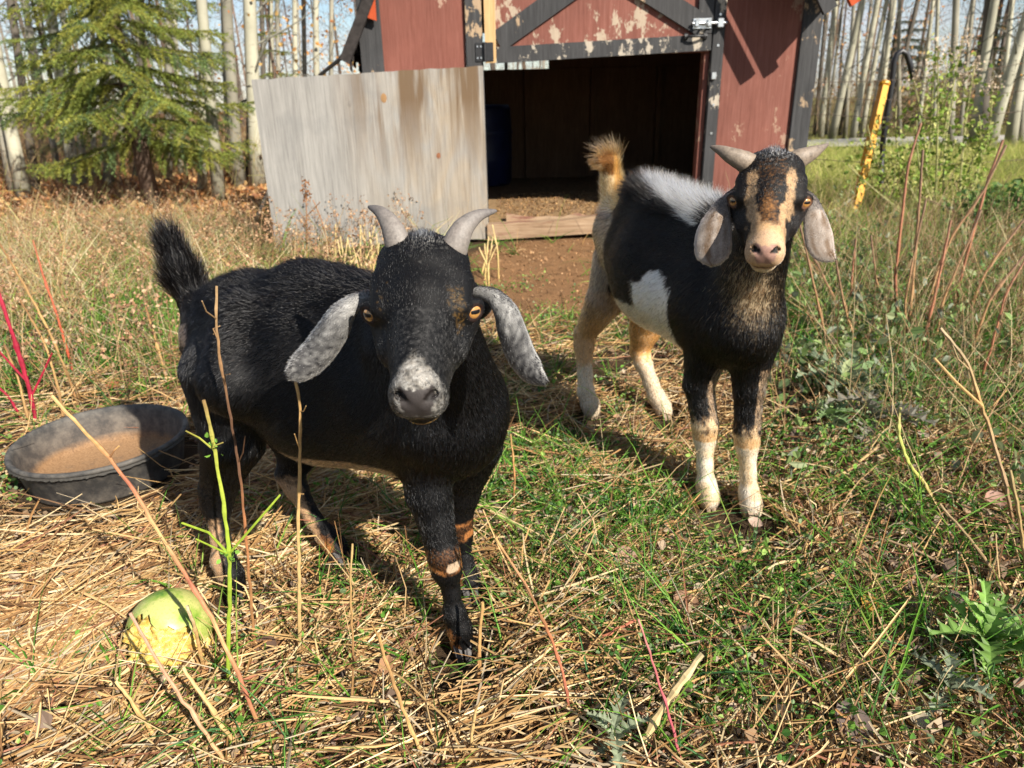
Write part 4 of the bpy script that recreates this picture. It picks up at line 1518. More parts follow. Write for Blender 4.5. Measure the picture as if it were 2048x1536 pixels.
def finish_goat(root, S, O, R, hs, hp, ears, cols, body_len, tail_fn, ridge_z, ridge_len, count, rad, skin_marks, seed, tail_len=.020, ridge_lift=.32):
    V, F = S.surface()
    nb = len(V)
    es = make_ears(nb, ears)
    V2 = np.concatenate([V] + [e[0] for e in es])
    F2 = np.concatenate([F] + [e[1] for e in es])
    N = normals_of(V2, F2)
    isear = np.zeros(len(V2)); isear[nb:] = 1
    U, ES, SD = [np.concatenate([np.zeros(nb)] + [e[k] for e in es]) for k in (2, 3, 4)]
    flow = np.zeros_like(V2)
    for fn, fl in S.prims:
        w = np.exp(-np.maximum(fn(V), -.01) / .010)
        flow[:nb] += w[:, None] * fl
    flow[nb:] = np.concatenate([e[5] for e in es])
    flow = nz(flow)
    loc = (V2 - O) @ R / hs
    X, Y, Z = loc.T
    head = ((np.linalg.norm(loc - np.array([0, .025, 0]), axis=1) < .125) & (Y > -.075) & (isear == 0)).astype(float)
    length = np.full(len(V2), body_len)
    length = np.where(head > .5, .0050 - .0016 * sstep(.02, .09, Y), length)
    tail = tail_fn(V2) * (isear == 0)
    poll = np.exp(-((X / .016) ** 2 + ((Y + .050) / .020) ** 2 + ((Z - .05) / .02) ** 2)) * head
    length = np.where(head < .5, length * (1 - .45 * sstep(.30, .18, V2[:, 2])), length)
    ridge = (1 - head) * sstep(.45, .85, N[:, 2]) * (V2[:, 2] > ridge_z)
    length = length + tail * tail_len + poll * .007 + ridge * ridge_len
    length = np.where(isear > 0, .0042, length)
    nose = ((np.abs(X) < .0150 - .25 * np.maximum(0, -.002 - Z)) & (Y > .1215) & (Z > -.017) & (Z < .012)) & (isear == 0)
    eyering = np.minimum(np.linalg.norm(loc - EYE, axis=1), np.linalg.norm(loc - EYE * np.array([-1, 1, 1]), axis=1))
    dens = np.ones(len(V2))
    dens = np.where(head > .5, 2.4, dens)
    dens = np.where(nose, .02, dens)
    dens = np.where((eyering < .0136) & (isear == 0), .02, dens)
    dens = np.where(isear > 0, 3.0, dens)
    length = np.where((eyering < .026) & (isear == 0), .0028, length)
    lift = np.full(len(V2), .15) + ridge * ridge_lift + tail * .35 + poll * .5
    rv = np.random.default_rng(3)
    vc = np.mean([cols(V2, N, isear, U, ES, SD, rv.random(len(V2))) for _ in range(10)], 0)
    vc[nose] = skin_marks['nose']
    vc[(eyering < .0136) & (isear == 0)] = skin_marks['lid']
    vc[(np.abs(Z + .030) < .0030) & (Y > .07) & (head > .5)] = skin_marks['mouth']
    for s in (-1, 1):
        no = np.linalg.norm((loc - np.array([s * .0135, .127, .004])) / np.array([.008, .008, .004]), axis=1) < 1
        vc[no & (isear == 0)] = (.012, .009, .008)
    link('body', mesh_from('body', V2, F2, vc, True), MAT_SKIN, root)
    def colfn(P, t, bc, r):
        g = lambda A: (A[t] * bc[:, :, 0]).sum(1)
        c = cols(P, nz((N[t] * bc).sum(1)), (g(isear) > .5).astype(float), g(U), g(ES), np.sign(g(SD)), r.random(len(P)))
        tuft = .55 + .9 * vnoise(P, 260, 7) * (.6 + .8 * vnoise(P, 90, 8))
        return np.clip(c * (r.uniform(.55, 1.45, len(P)) * tuft)[:, None], 0, .9)
    grow_fur(root, V2, F2, N, flow, length, dens, colfn, count, MAT_FUR, rad, lift, seed)
    em = eye_material('amber eye', .0112 * hs)
    for s in (-1, 1):
        eye_object(root, hp(s * EYE[0], EYE[1], EYE[2]), R, s, hs, nz(R @ np.array([s * .60, .70, .32])), em)


def put_to(c):
    def put(mask, col): c[mask] = col
    return put


# ---------------------------------------------------------------- black goat
def black_goat():
    root = empty('goat', G(690, 1190))
    tag(root, 'black goat kid with silver frosted ears and upswept grey horns', 'goat', 'two goat kids')
    S = Sdf((-.66, .52, -.02), (.16, 1.42, .84), .0028)
    sq = torso_squash(W(830, 790, 1.03), W(505, 690, 1.17))
    def C(a, ra, b, rb, k=.03, **kw):
        A, B = W(*a), W(*b)
        S.cone(A, rpx(A, ra), B, rpx(B, rb), k, **kw)
    dn, rear = np.array([-.1, .05, -1.0]), np.array([-.9, .35, -.35])
    C((512, 692, 1.19), 140, (650, 746, 1.12), 182, .03, flow=rear + dn * .25, squash=sq)
    C((650, 746, 1.12), 182, (818, 792, 1.04), 168, .03, flow=rear + dn * .4, squash=sq)
    C((438, 676, 1.24), 66, (520, 684, 1.2), 116, .05, flow=rear + dn * .5)
    C((905, 852, .99), 100, (850, 800, 1.02), 118, .05, flow=dn)
    C((900, 800, .98), 108, (862, 600, .88), 72, .04, flow=dn + np.array([.1, .5, 0]))
    C((610, 588, 1.15), 58, (820, 640, 1.0), 70, .05, flow=rear)
    I3 = np.eye(3)
    C((800, 700, .965), 62, (846, 850, .945), 70, .035, flow=dn)                      # shoulder blade
    C((478, 640, 1.10), 40, (470, 760, 1.055), 74, .04, flow=rear + dn)               # haunch
    S.ell(W(575, 790, .955), I3, (.045, .030, .075), .05, cut=True)                   # flank hollow
    S.ell(W(745, 820, .885), I3, (.022, .026, .080), .05, cut=True)                   # behind the shoulder
    def leg(*q):
        pts = [(W(x, y, Y), r * mpp(W(x, y, Y))) for (x, y, Y, r) in q]
        for (a, b) in zip(pts[:-1], pts[1:]): S.cone(a[0], a[1], b[0], b[1], .013, flow=b[0] - a[0])
    feet = [G(924, 1304, .008), G(939, 1192, .008), G(466, 1188, .008), G(678, 1120, .008)]
    FEET.extend(feet)
    leg((850, 860, .985, 82), (858, 985, .96, 43), (887, 1110, .935, 30), (893, 1138, .935, 28), (903, 1185, .93, 15), (908, 1226, .925, 21), (919, 1256, .922, 22), (924, 1284, .922, 24))
    leg((935, 890, 1.08, 70), (922, 985, 1.09, 36), (917, 1050, 1.09, 25), (919, 1072, 1.09, 24), (928, 1115, 1.08, 15), (931, 1142, 1.075, 19), (938, 1162, 1.07, 20), (940, 1176, 1.068, 21))
    leg((470, 750, 1.13, 102), (466, 880, 1.10, 60), (436, 980, 1.12, 34), (433, 1006, 1.12, 28), (441, 1075, 1.10, 16), (447, 1120, 1.085, 22), (461, 1148, 1.08, 23), (467, 1168, 1.078, 24))
    leg((560, 790, 1.30, 80), (598, 900, 1.29, 42), (580, 948, 1.275, 26), (592, 975, 1.26, 21), (628, 1040, 1.215, 15), (652, 1070, 1.20, 19), (668, 1088, 1.19, 20), (677, 1102, 1.185, 21))
    C((400, 630, 1.25), 32, (364, 550, 1.27), 26, .02, flow=(-.2, 0, 1))
    C((364, 550, 1.27), 26, (336, 478, 1.28), 17, .02, flow=(-.3, 0, 1))
    O, hs = W(848, 616, .775), 1.10
    R = head_frame(math.radians(1), math.radians(24), math.radians(0))
    hp = add_head(S, O, R, hs)
    ears = [([(748, 592, .80), (715, 606, .785), (682, 636, .775), (655, 676, .77), (628, 712, .765), (602, 737, .757), (574, 751, .745)],
             [26, 34, 42, 43, 39, 31, 10], [2.3, 2.0, 1.55, 1.25, 1.0, .8, .4],
             [(.3, .25, -1), (.45, .1, -1), (.7, 0, -.8), (.75, -.05, -.65), (.7, -.1, -.8), (.5, -.1, -.95), (.2, -.1, -1)],
             [(-.3, -.5, .8), (-.5, -.6, .6), (-.6, -.75, .45), (-.5, -.85, .3), (-.4, -.9, .35), (-.2, -.9, .5), (0, -.9, .5)], .0030),
            ([(948, 586, .80), (980, 596, .785), (1008, 628, .775), (1026, 672, .77), (1042, 712, .765), (1062, 744, .757), (1092, 766, .745)],
             [26, 33, 39, 39, 35, 28, 8], [2.3, 2.0, 1.55, 1.25, 1.0, .8, .4],
             [(-.3, .25, -1), (-.45, .1, -1), (-.8, 0, -.7), (-.85, -.05, -.4), (-.8, -.1, -.5), (-.6, -.1, -.9), (-.2, -.1, -1)],
             [(.3, -.5, .8), (.5, -.6, .6), (.6, -.75, .45), (.5, -.85, .3), (.45, -.9, .35), (.25, -.9, .5), (0, -.9, .5)], .0030)]
    BLACK, BROWN, TAN, ORANGE, WHITE = (.0012, .0011, .0014), (.008, .0045, .003), (.46, .28, .15), (.36, .14, .04), (.50, .48, .44)

    def cols(P, Nv, ear, Uu, Ss, side, rnd):
        """coat colour at points; rnd picks single pale hairs out of dark ones"""
        l = (P - O) @ R / hs
        x, y, z = l.T
        c = np.tile(np.array(BLACK), (len(P), 1))
        put = put_to(c)
        hd = (np.linalg.norm(l - np.array([0, .03, 0]), axis=1) < .13) & (y > -.08) & (ear == 0)
        nf, n2 = vnoise(P, 130, 1), vnoise(P, 45, 2)
        zz = P[:, 2]
        put((rnd > .95) & (ear == 0), BROWN)
        put((rnd > .88) & (rnd < .93) & (ear == 0) & (zz > .3) & ~hd, (.03, .03, .034))
        # muzzle frosting, a blaze pointing up the nose
        half = .003 + .021 * sstep(.092, .120, y)
        pm = sstep(1.5, .3, np.abs(x + .002) / half) * sstep(.086, .108, y) * sstep(-.036, -.022, z)
        pm *= 1 - .8 * np.exp(-(((np.abs(x) - .024) / .006) ** 2 + ((y - .094) / .010) ** 2))
        pm *= 1 - .62 * sstep(-.006, -.018, z)
        put(hd & (rnd < pm * (.25 + .6 * nf)), WHITE)
        put(hd & (rnd < pm * .25), (.34, .30, .25))
        put(hd & (y > .045) & (rnd > .945), (.14, .135, .13))
        # chin and lips
        put(hd & (y > .078) & (z < -.041) & (rnd < .6), (.50, .28, .08))
        # gold flecks before the eyes
        for s, a in ((1, .13), (-1, .02)):
            e = np.exp(-(((x - s * .036) / .0055) ** 2 + ((y - .028) / .012) ** 2))
            put(hd & (z > 0) & (rnd < e * a), (.45, .25, .06))
        # poll tuft
        e = np.exp(-((x / .016) ** 2 + ((y + .052) / .018) ** 2)) * (z > .025)
        put(hd & (rnd < e * .75), WHITE)
        # grizzled ears, dark in the middle of the blade
        er = ear > 0
        fr = .58 - .46 * sstep(.25, .60, Uu) * (1 - np.abs(Ss) ** 3) + .22 * (nf - .5)
        fr = np.where(side < 0, .15, fr)
        fr = np.clip(fr + .3 * sstep(.8, 1, np.abs(Ss)), 0, 1)
        c[er] = np.where((rnd < fr)[:, None], np.array((.38, .37, .35)), np.array((.016, .015, .016)))[er]
        q = pixel_of(P)
        leg = (ear == 0) & (P[:, 2] < .36)
        bel = (Nv[:, 2] < -.62) & (P[:, 2] < .45) & (P[:, 2] > .2) & (q[:, 0] > 560) & (q[:, 0] < 800) & (q[:, 1] > 880)
        put(bel & (ear == 0) & (rnd < .85), (.42, .27, .16))
        zz = P[:, 2]
        for i, f in enumerate(feet):
            m = leg & (np.linalg.norm(P[:, :2] - f[:2], axis=1) < .10)
            back = sstep(.004, -.010, P[:, 0] - f[0] + .006 + .016 * (nf - .5)) * sstep(.066, .048, zz + .018 * (n2 - .5))
            put(m & (zz > .010) & (rnd < back * .92), ORANGE)
            if i < 2:
                kz = W(893, 1112, .935)[2] if i == 0 else W(917, 1052, 1.09)[2]
                dk = np.abs(zz - kz) / (.012 + .012 * n2)
                put(m & (rnd < sstep(1.25, .75, dk) * (.88 - .75 * sstep(.52, .62, n2))), ORANGE)
                if i == 0: put(np.linalg.norm((P - W(908, 1143, .905)) / np.array([.012, .03, .010]), axis=1) < 1, (.42, .31, .21))
            else:
                line = (434 + (q[:, 1] - 1040) * .10) if i == 2 else (588 + (q[:, 1] - 950) * .42)
                near = leg & (np.linalg.norm(P[:, :2] - f[:2], axis=1) < .17)
                put(near & (zz > .045) & (rnd < .93 * sstep(8, -8, q[:, 0] - line + 14 * (nf - .5)) * sstep(.165, .135, zz + .02 * (nf - .5))), TAN)
        put((ear == 0) & (q[:, 0] < 374) & (q[:, 1] > 645) & (q[:, 1] < 690) & (rnd < .7), (.42, .30, .24))
        put((ear == 0) & (P[:, 0] < W(410, 520, 1.27)[0]) & (zz > W(390, 590, 1.26)[2]) & (rnd < .08), (.35, .33, .31))
        return c
    tz, tx = W(395, 610, 1.26)[2], W(420, 560, 1.26)[0]
    finish_goat(root, S, O, R, hs, hp, ears, cols, .0115, lambda P: sstep(.0, .03, P[:, 2] - tz) * (P[:, 0] < tx), .5, .007,
                230000, .00026, dict(nose=(.045, .038, .036), lid=(.020, .010, .008), mouth=(.03, .018, .016)), 5)
    hm = horn_material('grey horn', (.11, .097, .088), (.22, .195, .175), (.15, .125, .11))
    y0 = hp(0, -.04, .035)[1]
    r0 = 30 * mpp(hp(0, -.05, .05))
    ax = R @ np.array([1.0, 0, 0])
    horn_object(root, [W(*a) for a in [(806, 522, y0), (796, 487, y0 - .003), (781, 450, y0 + .004), (760, 424, y0 + .016), (736, 413, y0 + .03)]], r0, hm, .8, ax, 1)
    horn_object(root, [W(*a) for a in [(898, 524, y0), (911, 489, y0 - .003), (928, 455, y0 + .004), (957, 431, y0 + .016), (994, 421, y0 + .03)]], r0, hm, .8, ax, 4)
    for f, d in zip(feet, [(.25, -1), (.3, -1), (.55, -.8), (.75, -.6)]):
        hoof_object(root, f + np.array([0, 0, -.002]), d, .036, MAT_HOOF)
    return root


# ---------------------------------------------------------------- tricolour goat
def patched_goat():
    root = empty('goat', G(1370, 930))
    tag(root, 'black tan and white goat kid with hanging ears and spread horns', 'goat', 'two goat kids')
    S = Sdf((.02, .92, -.02), (.84, 2.20, .98), .0034)
    def C(a, ra, b, rb, k=.03, **kw):
        A, B = W(*a), W(*b)
        S.cone(A, rpx(A, ra), B, rpx(B, rb), k, **kw)
    dn, rear = np.array([-.1, .05, -1.0]), np.array([-.35, .9, -.35])
    sq = torso_squash(W(1440, 560, 1.423), W(1270, 480, 1.851), .86)
    C((1285, 490, 1.822), 92, (1325, 540, 1.661), 116, .03, flow=rear + dn * .3, squash=sq)
    C((1325, 540, 1.661), 116, (1440, 612, 1.442), 114, .03, flow=rear + dn * .5, squash=sq)
    C((1240, 460, 1.898), 52, (1290, 480, 1.822), 84, .05, flow=rear + dn * .6)
    C((1478, 656, 1.348), 78, (1446, 606, 1.423), 94, .05, flow=dn)                   # brisket
    C((1486, 612, 1.348), 70, (1534, 440, 1.262), 52, .04, flow=dn + np.array([.05, .4, 0]))   # neck
    C((1290, 415, 1.756), 46, (1450, 480, 1.471), 56, .05, flow=rear)                 # back line
    def leg(*q):
        pts = [(W(x, y, Y), r * mpp(W(x, y, Y))) for (x, y, Y, r) in q]
        for (a, b) in zip(pts[:-1], pts[1:]): S.cone(a[0], a[1], b[0], b[1], .012, flow=b[0] - a[0])
    feet = [G(1416, 1010, .008), G(1502, 1030, .008), G(1182, 830, .008), G(1328, 832, .008)]
    FEET.extend(feet)
    leg((1424, 670, 1.386, 56), (1398, 765, 1.386, 28), (1410, 850, 1.367, 24), (1410, 872, 1.367, 22), (1410, 930, 1.357, 14), (1412, 968, 1.352, 18), (1416, 988, 1.348, 19), (1417, 1001, 1.346, 20))
    leg((1500, 680, 1.348, 56), (1498, 775, 1.338, 28), (1494, 860, 1.329, 24), (1494, 885, 1.329, 22), (1496, 945, 1.324, 14), (1498, 985, 1.319, 18), (1502, 1006, 1.314, 19), (1503, 1021, 1.312, 20))
    leg((1245, 530, 1.879, 62), (1210, 600, 1.879, 36), (1170, 668, 1.926, 21), (1168, 690, 1.917, 19), (1170, 750, 1.870, 14), (1172, 785, 1.846, 16), (1180, 808, 1.832, 17), (1183, 821, 1.827, 17))
    leg((1310, 600, 1.898, 52), (1290, 660, 1.926, 30), (1280, 700, 1.945, 19), (1286, 724, 1.926, 17), (1302, 765, 1.879, 14), (1312, 792, 1.851, 16), (1324, 811, 1.836, 16), (1328, 823, 1.827, 16))
    C((1228, 430, 1.917), 24, (1226, 370, 1.926), 16, .02, flow=(0, 0, 1))
    C((1226, 370, 1.926), 16, (1219, 322, 1.917), 14, .02, flow=(-.2, 0, 1))
    C((1219, 322, 1.917), 14, (1200, 322, 1.907), 11, .015, flow=(-1, 0, -.2))
    O, hs = W(1538, 400, 1.167), 1.045
    R = head_frame(math.radians(-18.5), math.radians(27), math.radians(0))
    hp = add_head(S, O, R, hs)
    dY = .0
    ears = [([(1472, 386, 1.205), (1450, 404, 1.186), (1436, 436, 1.167), (1428, 468, 1.158), (1426, 496, 1.153), (1428, 516, 1.148), (1430, 531, 1.146)],
             [14, 22, 31, 37, 37, 30, 10], [1.7, 1.2, .8, .55, .45, .4, .3],
             [(1, -.3, -.4), (1, -.3, -.2), (1, -.25, 0), (1, -.25, .05), (1, -.25, .05), (1, -.25, .0), (1, -.25, 0)],
             [(-.5, -.7, .4), (-.4, -.9, .1), (-.3, -1, 0), (-.25, -1, 0), (-.2, -1, 0), (-.2, -1, .1), (-.2, -1, .1)], .0030),
            ([(1602, 382, 1.186), (1622, 398, 1.172), (1634, 430, 1.158), (1640, 462, 1.148), (1644, 488, 1.144), (1652, 506, 1.139), (1668, 520, 1.129)],
             [14, 20, 27, 31, 30, 22, 5], [1.7, 1.2, .8, .6, .5, .45, .3],
             [(-1, -.3, -.4), (-1, -.2, -.2), (-1, -.1, 0), (-1, -.1, 0), (-1, -.1, -.1), (-.9, -.1, -.4), (-.6, -.1, -.8)],
             [(.5, -.7, .4), (.4, -.9, .1), (.3, -1, 0), (.25, -1, 0), (.2, -1, .1), (.2, -1, .2), (.1, -1, .3)], .0030)]
    BLACK, BROWN, TAN, WHITE, CREAM, RUST = (.0018, .0016, .0016), (.024, .012, .006), (.52, .32, .16), (.88, .86, .83), (.70, .54, .34), (.42, .19, .06)
    wx = W(1330, 520, 1.661)

    def cols(P, Nv, ear, Uu, Ss, side, rnd):
        l = (P - O) @ R / hs
        x, y, z = l.T
        c = np.tile(np.array(BLACK), (len(P), 1))
        put = put_to(c)
        hd = (np.linalg.norm(l - np.array([0, .03, 0]), axis=1) < .13) & (y > -.08) & (ear == 0)
        bd = (ear == 0) & ~hd
        nf, n2 = vnoise(P, 110, 1), vnoise(P, 40, 2)
        q = pixel_of(P)
        qx, qy = q[:, 0] + 10 * (nf - .5), q[:, 1] + 14 * (n2 - .5)
        put((rnd > .86) & (ear == 0), BROWN)
        # face: tan bands from horn to nose, tan snout, rust star on the forehead
        ax_ = np.abs(x)
        band = sstep(.0078, .0046, np.abs(ax_ - (.0275 - .0105 * sstep(.03, .10, y)) + .008 * (nf - .5))) * sstep(-.014, -.002, y + .006 * (n2 - .5)) * sstep(-.012, -.004, z) * sstep(.115, .10, y)
        put(hd & (rnd < band * (.72 + .4 * (nf - .4))), (.46, .29, .15))
        put(hd & (rnd < .45 * sstep(.075, .095, y)) & (ax_ < .018), (.20, .09, .035))
        sn = sstep(.088, .104, y + .010 * (n2 - .5)) * sstep(.030, .024, ax_ + .006 * (nf - .5))
        put(hd & (rnd < sn * .97) & (z > -.030), TAN)
        put(hd & (rnd < .9 * sstep(.102, .114, y + .008 * (n2 - .5))), (.54, .35, .21))
        star = np.exp(-(((x + .003 * (n2 - .5)) / .0095) ** 2 + ((y - .066) / .022) ** 2)) * (z > 0)
        put(hd & (rnd < star * .42), RUST)
        put(hd & (rnd < .05) & (z > 0) & (y < .03) & (ax_ < .02), RUST)
        e = np.exp(-((x / .017) ** 2 + ((y + .050) / .016) ** 2)) * (z > .025)
        put(hd & (rnd < e * .8), WHITE)
        put(hd & (z < -.036) & (y > .05) & (rnd < .8), CREAM)
        # under the throat
        thr = np.exp(-(((qx - 1505) / 42) ** 2 + ((qy - 585) / 55) ** 2)) * (Nv[:, 1] < 0)
        put(bd & (rnd < thr * 1.1) & (P[:, 1] < 1.423), CREAM)
        put(bd & (rnd < thr * .45) & (P[:, 1] < 1.423), BROWN)
        # saddle patch on its right flank, white belly
        left = Nv[:, 0] < .25
        pat = (qx > 1262 + .10 * (qy - 550)) & (qx < 1334 + .18 * np.maximum(qy - 560, 0)) & (qy > 548 + 10 * np.sin(qx * .09)) & (qy < 730) & left & (P[:, 1] > 1.423)
        put(bd & pat & (rnd < .97), WHITE)
        put(bd & pat & (rnd < .5 * sstep(590, 680, qy)), (.35, .33, .32))  # greyer lower down: shade on the flank put into the hair colour
        bel = (Nv[:, 2] < -.35) & (P[:, 1] > 1.442) & (P[:, 2] > 0.271) & (P[:, 2] < 0.518)
        put(bd & bel & (rnd < .95), (.72, .66, .58))
        # white mane along the back
        mane = (Nv[:, 2] > .25) & (P[:, 1] > 1.480) & (P[:, 1] < 1.879) & (qx > 1270) & (qx > 1270 + (qy - 360) * 1.25)
        put(bd & mane & (P[:, 2] > 0.518) & (rnd < .95), (.90, .86, .76))
        # tan tail, grey-tan breech and hind legs
        tl = (P[:, 1] > 1.803) & (q[:, 0] < 1256) & (q[:, 1] < 425)
        put(bd & tl, (.34, .18, .065))
        put(bd & tl & (rnd < .5) & (q[:, 1] > 350), (.80, .68, .48))
        put(bd & tl & (q[:, 1] < 350) & (rnd < .8), (.15, .065, .02))
        put(bd & tl & (q[:, 0] > 1228) & (q[:, 1] > 310) & (rnd < .6), (.50, .29, .10))
        br = (P[:, 1] > 1.765) & (qx < 1225 - .05 * (qy - 450)) & (qy > 420) & (qy < 700)
        put(bd & br & (rnd < .8), (.30, .24, .18))
        hl = (P[:, 1] > 1.632) & (P[:, 2] < 0.366)
        put(bd & hl & (rnd < .85), (.34, .22, .13))
        put(bd & hl & (rnd < .9 * sstep(0.319, 0.252, P[:, 2] + .04 * (n2 - .5))), (.52, .30, .13))
        put(bd & hl & (qx > 1255) & (P[:, 2] < 0.357) & (rnd < .9), (.62, .33, .12))
        put(bd & hl & (rnd < .75 * sstep(0.162, 0.124, P[:, 2] + .03 * (nf - .5))), (.64, .54, .40))
        # forelegs: black above the knee with tan rear, cream below
        fl = (P[:, 1] < 1.518) & (P[:, 2] < 0.347)
        put(bd & fl & (P[:, 2] < 0.338) & (P[:, 2] > 0.205) & (Nv[:, 0] > .25) & (rnd < .6), (.46, .32, .2))
        kz = W(1410, 835, 1.367)[2]
        cream = fl & (rnd < sstep(.016, -.014, P[:, 2] - kz + .05 * (nf - .5) + .03 * (n2 - .5) + np.where(P[:, 0] > .456, .012, 0)))
        put(bd & cream, (.62, .46, .28))
        put(bd & cream & (rnd < .35), (.42, .26, .13))
        put(bd & cream & (rnd < .65 * sstep(.020, .004, np.abs(P[:, 2] - kz + .036 + .02 * (nf - .5)))), (.46, .25, .10))
        put(bd & cream & (P[:, 2] < kz - .045) & (rnd < .15 + .75 * sstep(.35, .6, n2)), (.64, .56, .45))
        # ears: mottled greyish fawn
        er = ear > 0
        base = np.array((.31, .26, .22)) + (nf[:, None] - .5) * np.array((.22, .20, .18))
        st = vnoise(np.stack([Ss * 4, Uu * 2.2, side], 1), 2.0, 9)
        dark = sstep(.10, .5, 1 - np.abs(Ss)) * sstep(.10, .40, Uu) * (.05 + 1.1 * sstep(.40, .70, .6 * st + .4 * n2))
        cc = np.where((rnd < dark)[:, None], np.array((.14, .09, .055)), base)
        cc = np.where(((Uu < .28) & (rnd < .5))[:, None], np.array((.05, .045, .045)), cc)
        cc = np.where((np.abs(Ss) > .86)[:, None], np.array((.48, .40, .35)), cc)
        c[er] = cc[er]
        return c
    finish_goat(root, S, O, R, hs, hp, ears, cols, .016, lambda P: ((P[:, 1] > 1.803) * (P[:, 2] > W(1228, 425, 1.917)[2])).astype(float), .60, .030,
                180000, .00034, dict(nose=(.38, .22, .17), lid=(.12, .06, .035), mouth=(.16, .08, .06)), 9, .0075, .85)
    hm = horn_material('fawn horn', (.15, .115, .085), (.27, .215, .165), (.08, .06, .045))
    y0 = hp(0, -.04, .035)[1]
    r0 = 23 * mpp(hp(0, -.05, .05))
    ax = R @ np.array([0, 0, 1.0])
    horn_object(root, [W(*a) for a in [(1512, 336, y0 + .01), (1488, 323, y0), (1462, 311, y0 + .002), (1440, 300, y0 + .01), (1420, 293, y0 + .02)]], r0, hm, .85, ax, 2)
    horn_object(root, [W(*a) for a in [(1572, 334, y0 + .01), (1594, 320, y0), (1618, 309, y0 + .002), (1638, 299, y0 + .01), (1657, 288, y0 + .02)]], r0, hm, .85, ax, 5)
    hm2 = mat_plain('pale hoof horn', (.24, .17, .11), .5, 0, .4, .3, 120, .3)
    for f, d in zip(feet, [(.12, -1), (.12, -1), (.35, -.9), (.35, -.9)]):
        hoof_object(root, f + np.array([0, 0, -.004]), d, .031, hm2)
    return root


black_goat()
patched_goat()


# ================================================================ tub, melon, fence
def rubber_tub():
    c = np.array([-1.012, 1.575, .0])
    root = empty('feed_tub', c)
    tag(root, 'round black rubber feed tub with a muddy bottom', 'tub')
    r, h = .196, .104
    prof = [(.0, .004), (r * .85, .004), (r * .875, .012), (r * .955, h * .86), (r * .975, h * .88), (r * 1.0, h * .90), (r * 1.012, h * .95), (r * 1.0, h), (r * .965, h), (r * .945, h * .965),
            (r * .93, h * .88), (r * .872, .040), (r * .845, .022), (r * .82, .014), (.0, .013)]
    m, nt, b = mat_new('dusty black rubber')
    a = nd(nt, 'ShaderNodeAttribute', attribute_name='Col')
    f, f2 = noise_node(nt, 26, 8, .7), noise_node(nt, 240, 5, .7)
    col = mixc(nt, ramp(nt, f, [(.42, (0, 0, 0)), (.70, (1, 1, 1))]), (.040, .039, .038), (.15, .135, .115))
    mud = ramp(nt, f2, [(.3, (.13, .065, .028)), (.7, (.34, .20, .095))])
    mk = mixc(nt, 1.0, a.outputs['Color'], ramp(nt, f, [(.3, (.4, .4, .4)), (.6, (1.5, 1.5, 1.5))]), 'MULTIPLY')
    col = mixc(nt, mk, col, mud)
    col = mixc(nt, ramp(nt, f2, [(.55, (0, 0, 0)), (.75, (.45, .45, .45))]), col, (.14, .12, .10))
    nt.links.new(col, b.inputs['Base Color'])
    b.inputs['Roughness'].default_value = .75
    bump(nt, b, f2, .4, .003)
    mud_w = [0, 0, .05, .0, 0, 0, 0, 0, 0, 0, .03, .12, .85, 1, .9]
    lathe('body', prof, c, m, root, 72, [(q, q, q) for q in mud_w], .006, cap=False)
    # flashing left on the rim
    mb = MB()
    aa = np.linspace(0, 2 * math.pi, 240, endpoint=False)
    V = []
    for t in aa:
        d = .0015 + .0035 * rng.random()
        for (rr, z) in ((r * 1.004, h * .905), (r * 1.004 + d, h * .88 - d * .6)):
            V.append([c[0] + rr * math.cos(t), c[1] + rr * math.sin(t), z])
    k = len(aa)
    mb.add(V, [[2 * i, 2 * i + 1, (2 * i + 3) % (2 * k), (2 * i + 2) % (2 * k)] for i in range(k)])
    mb.obj('rim_flash', mat_plain('rubber flash', (.05, .046, .04), .8, 0, .3, .3, 100), root)


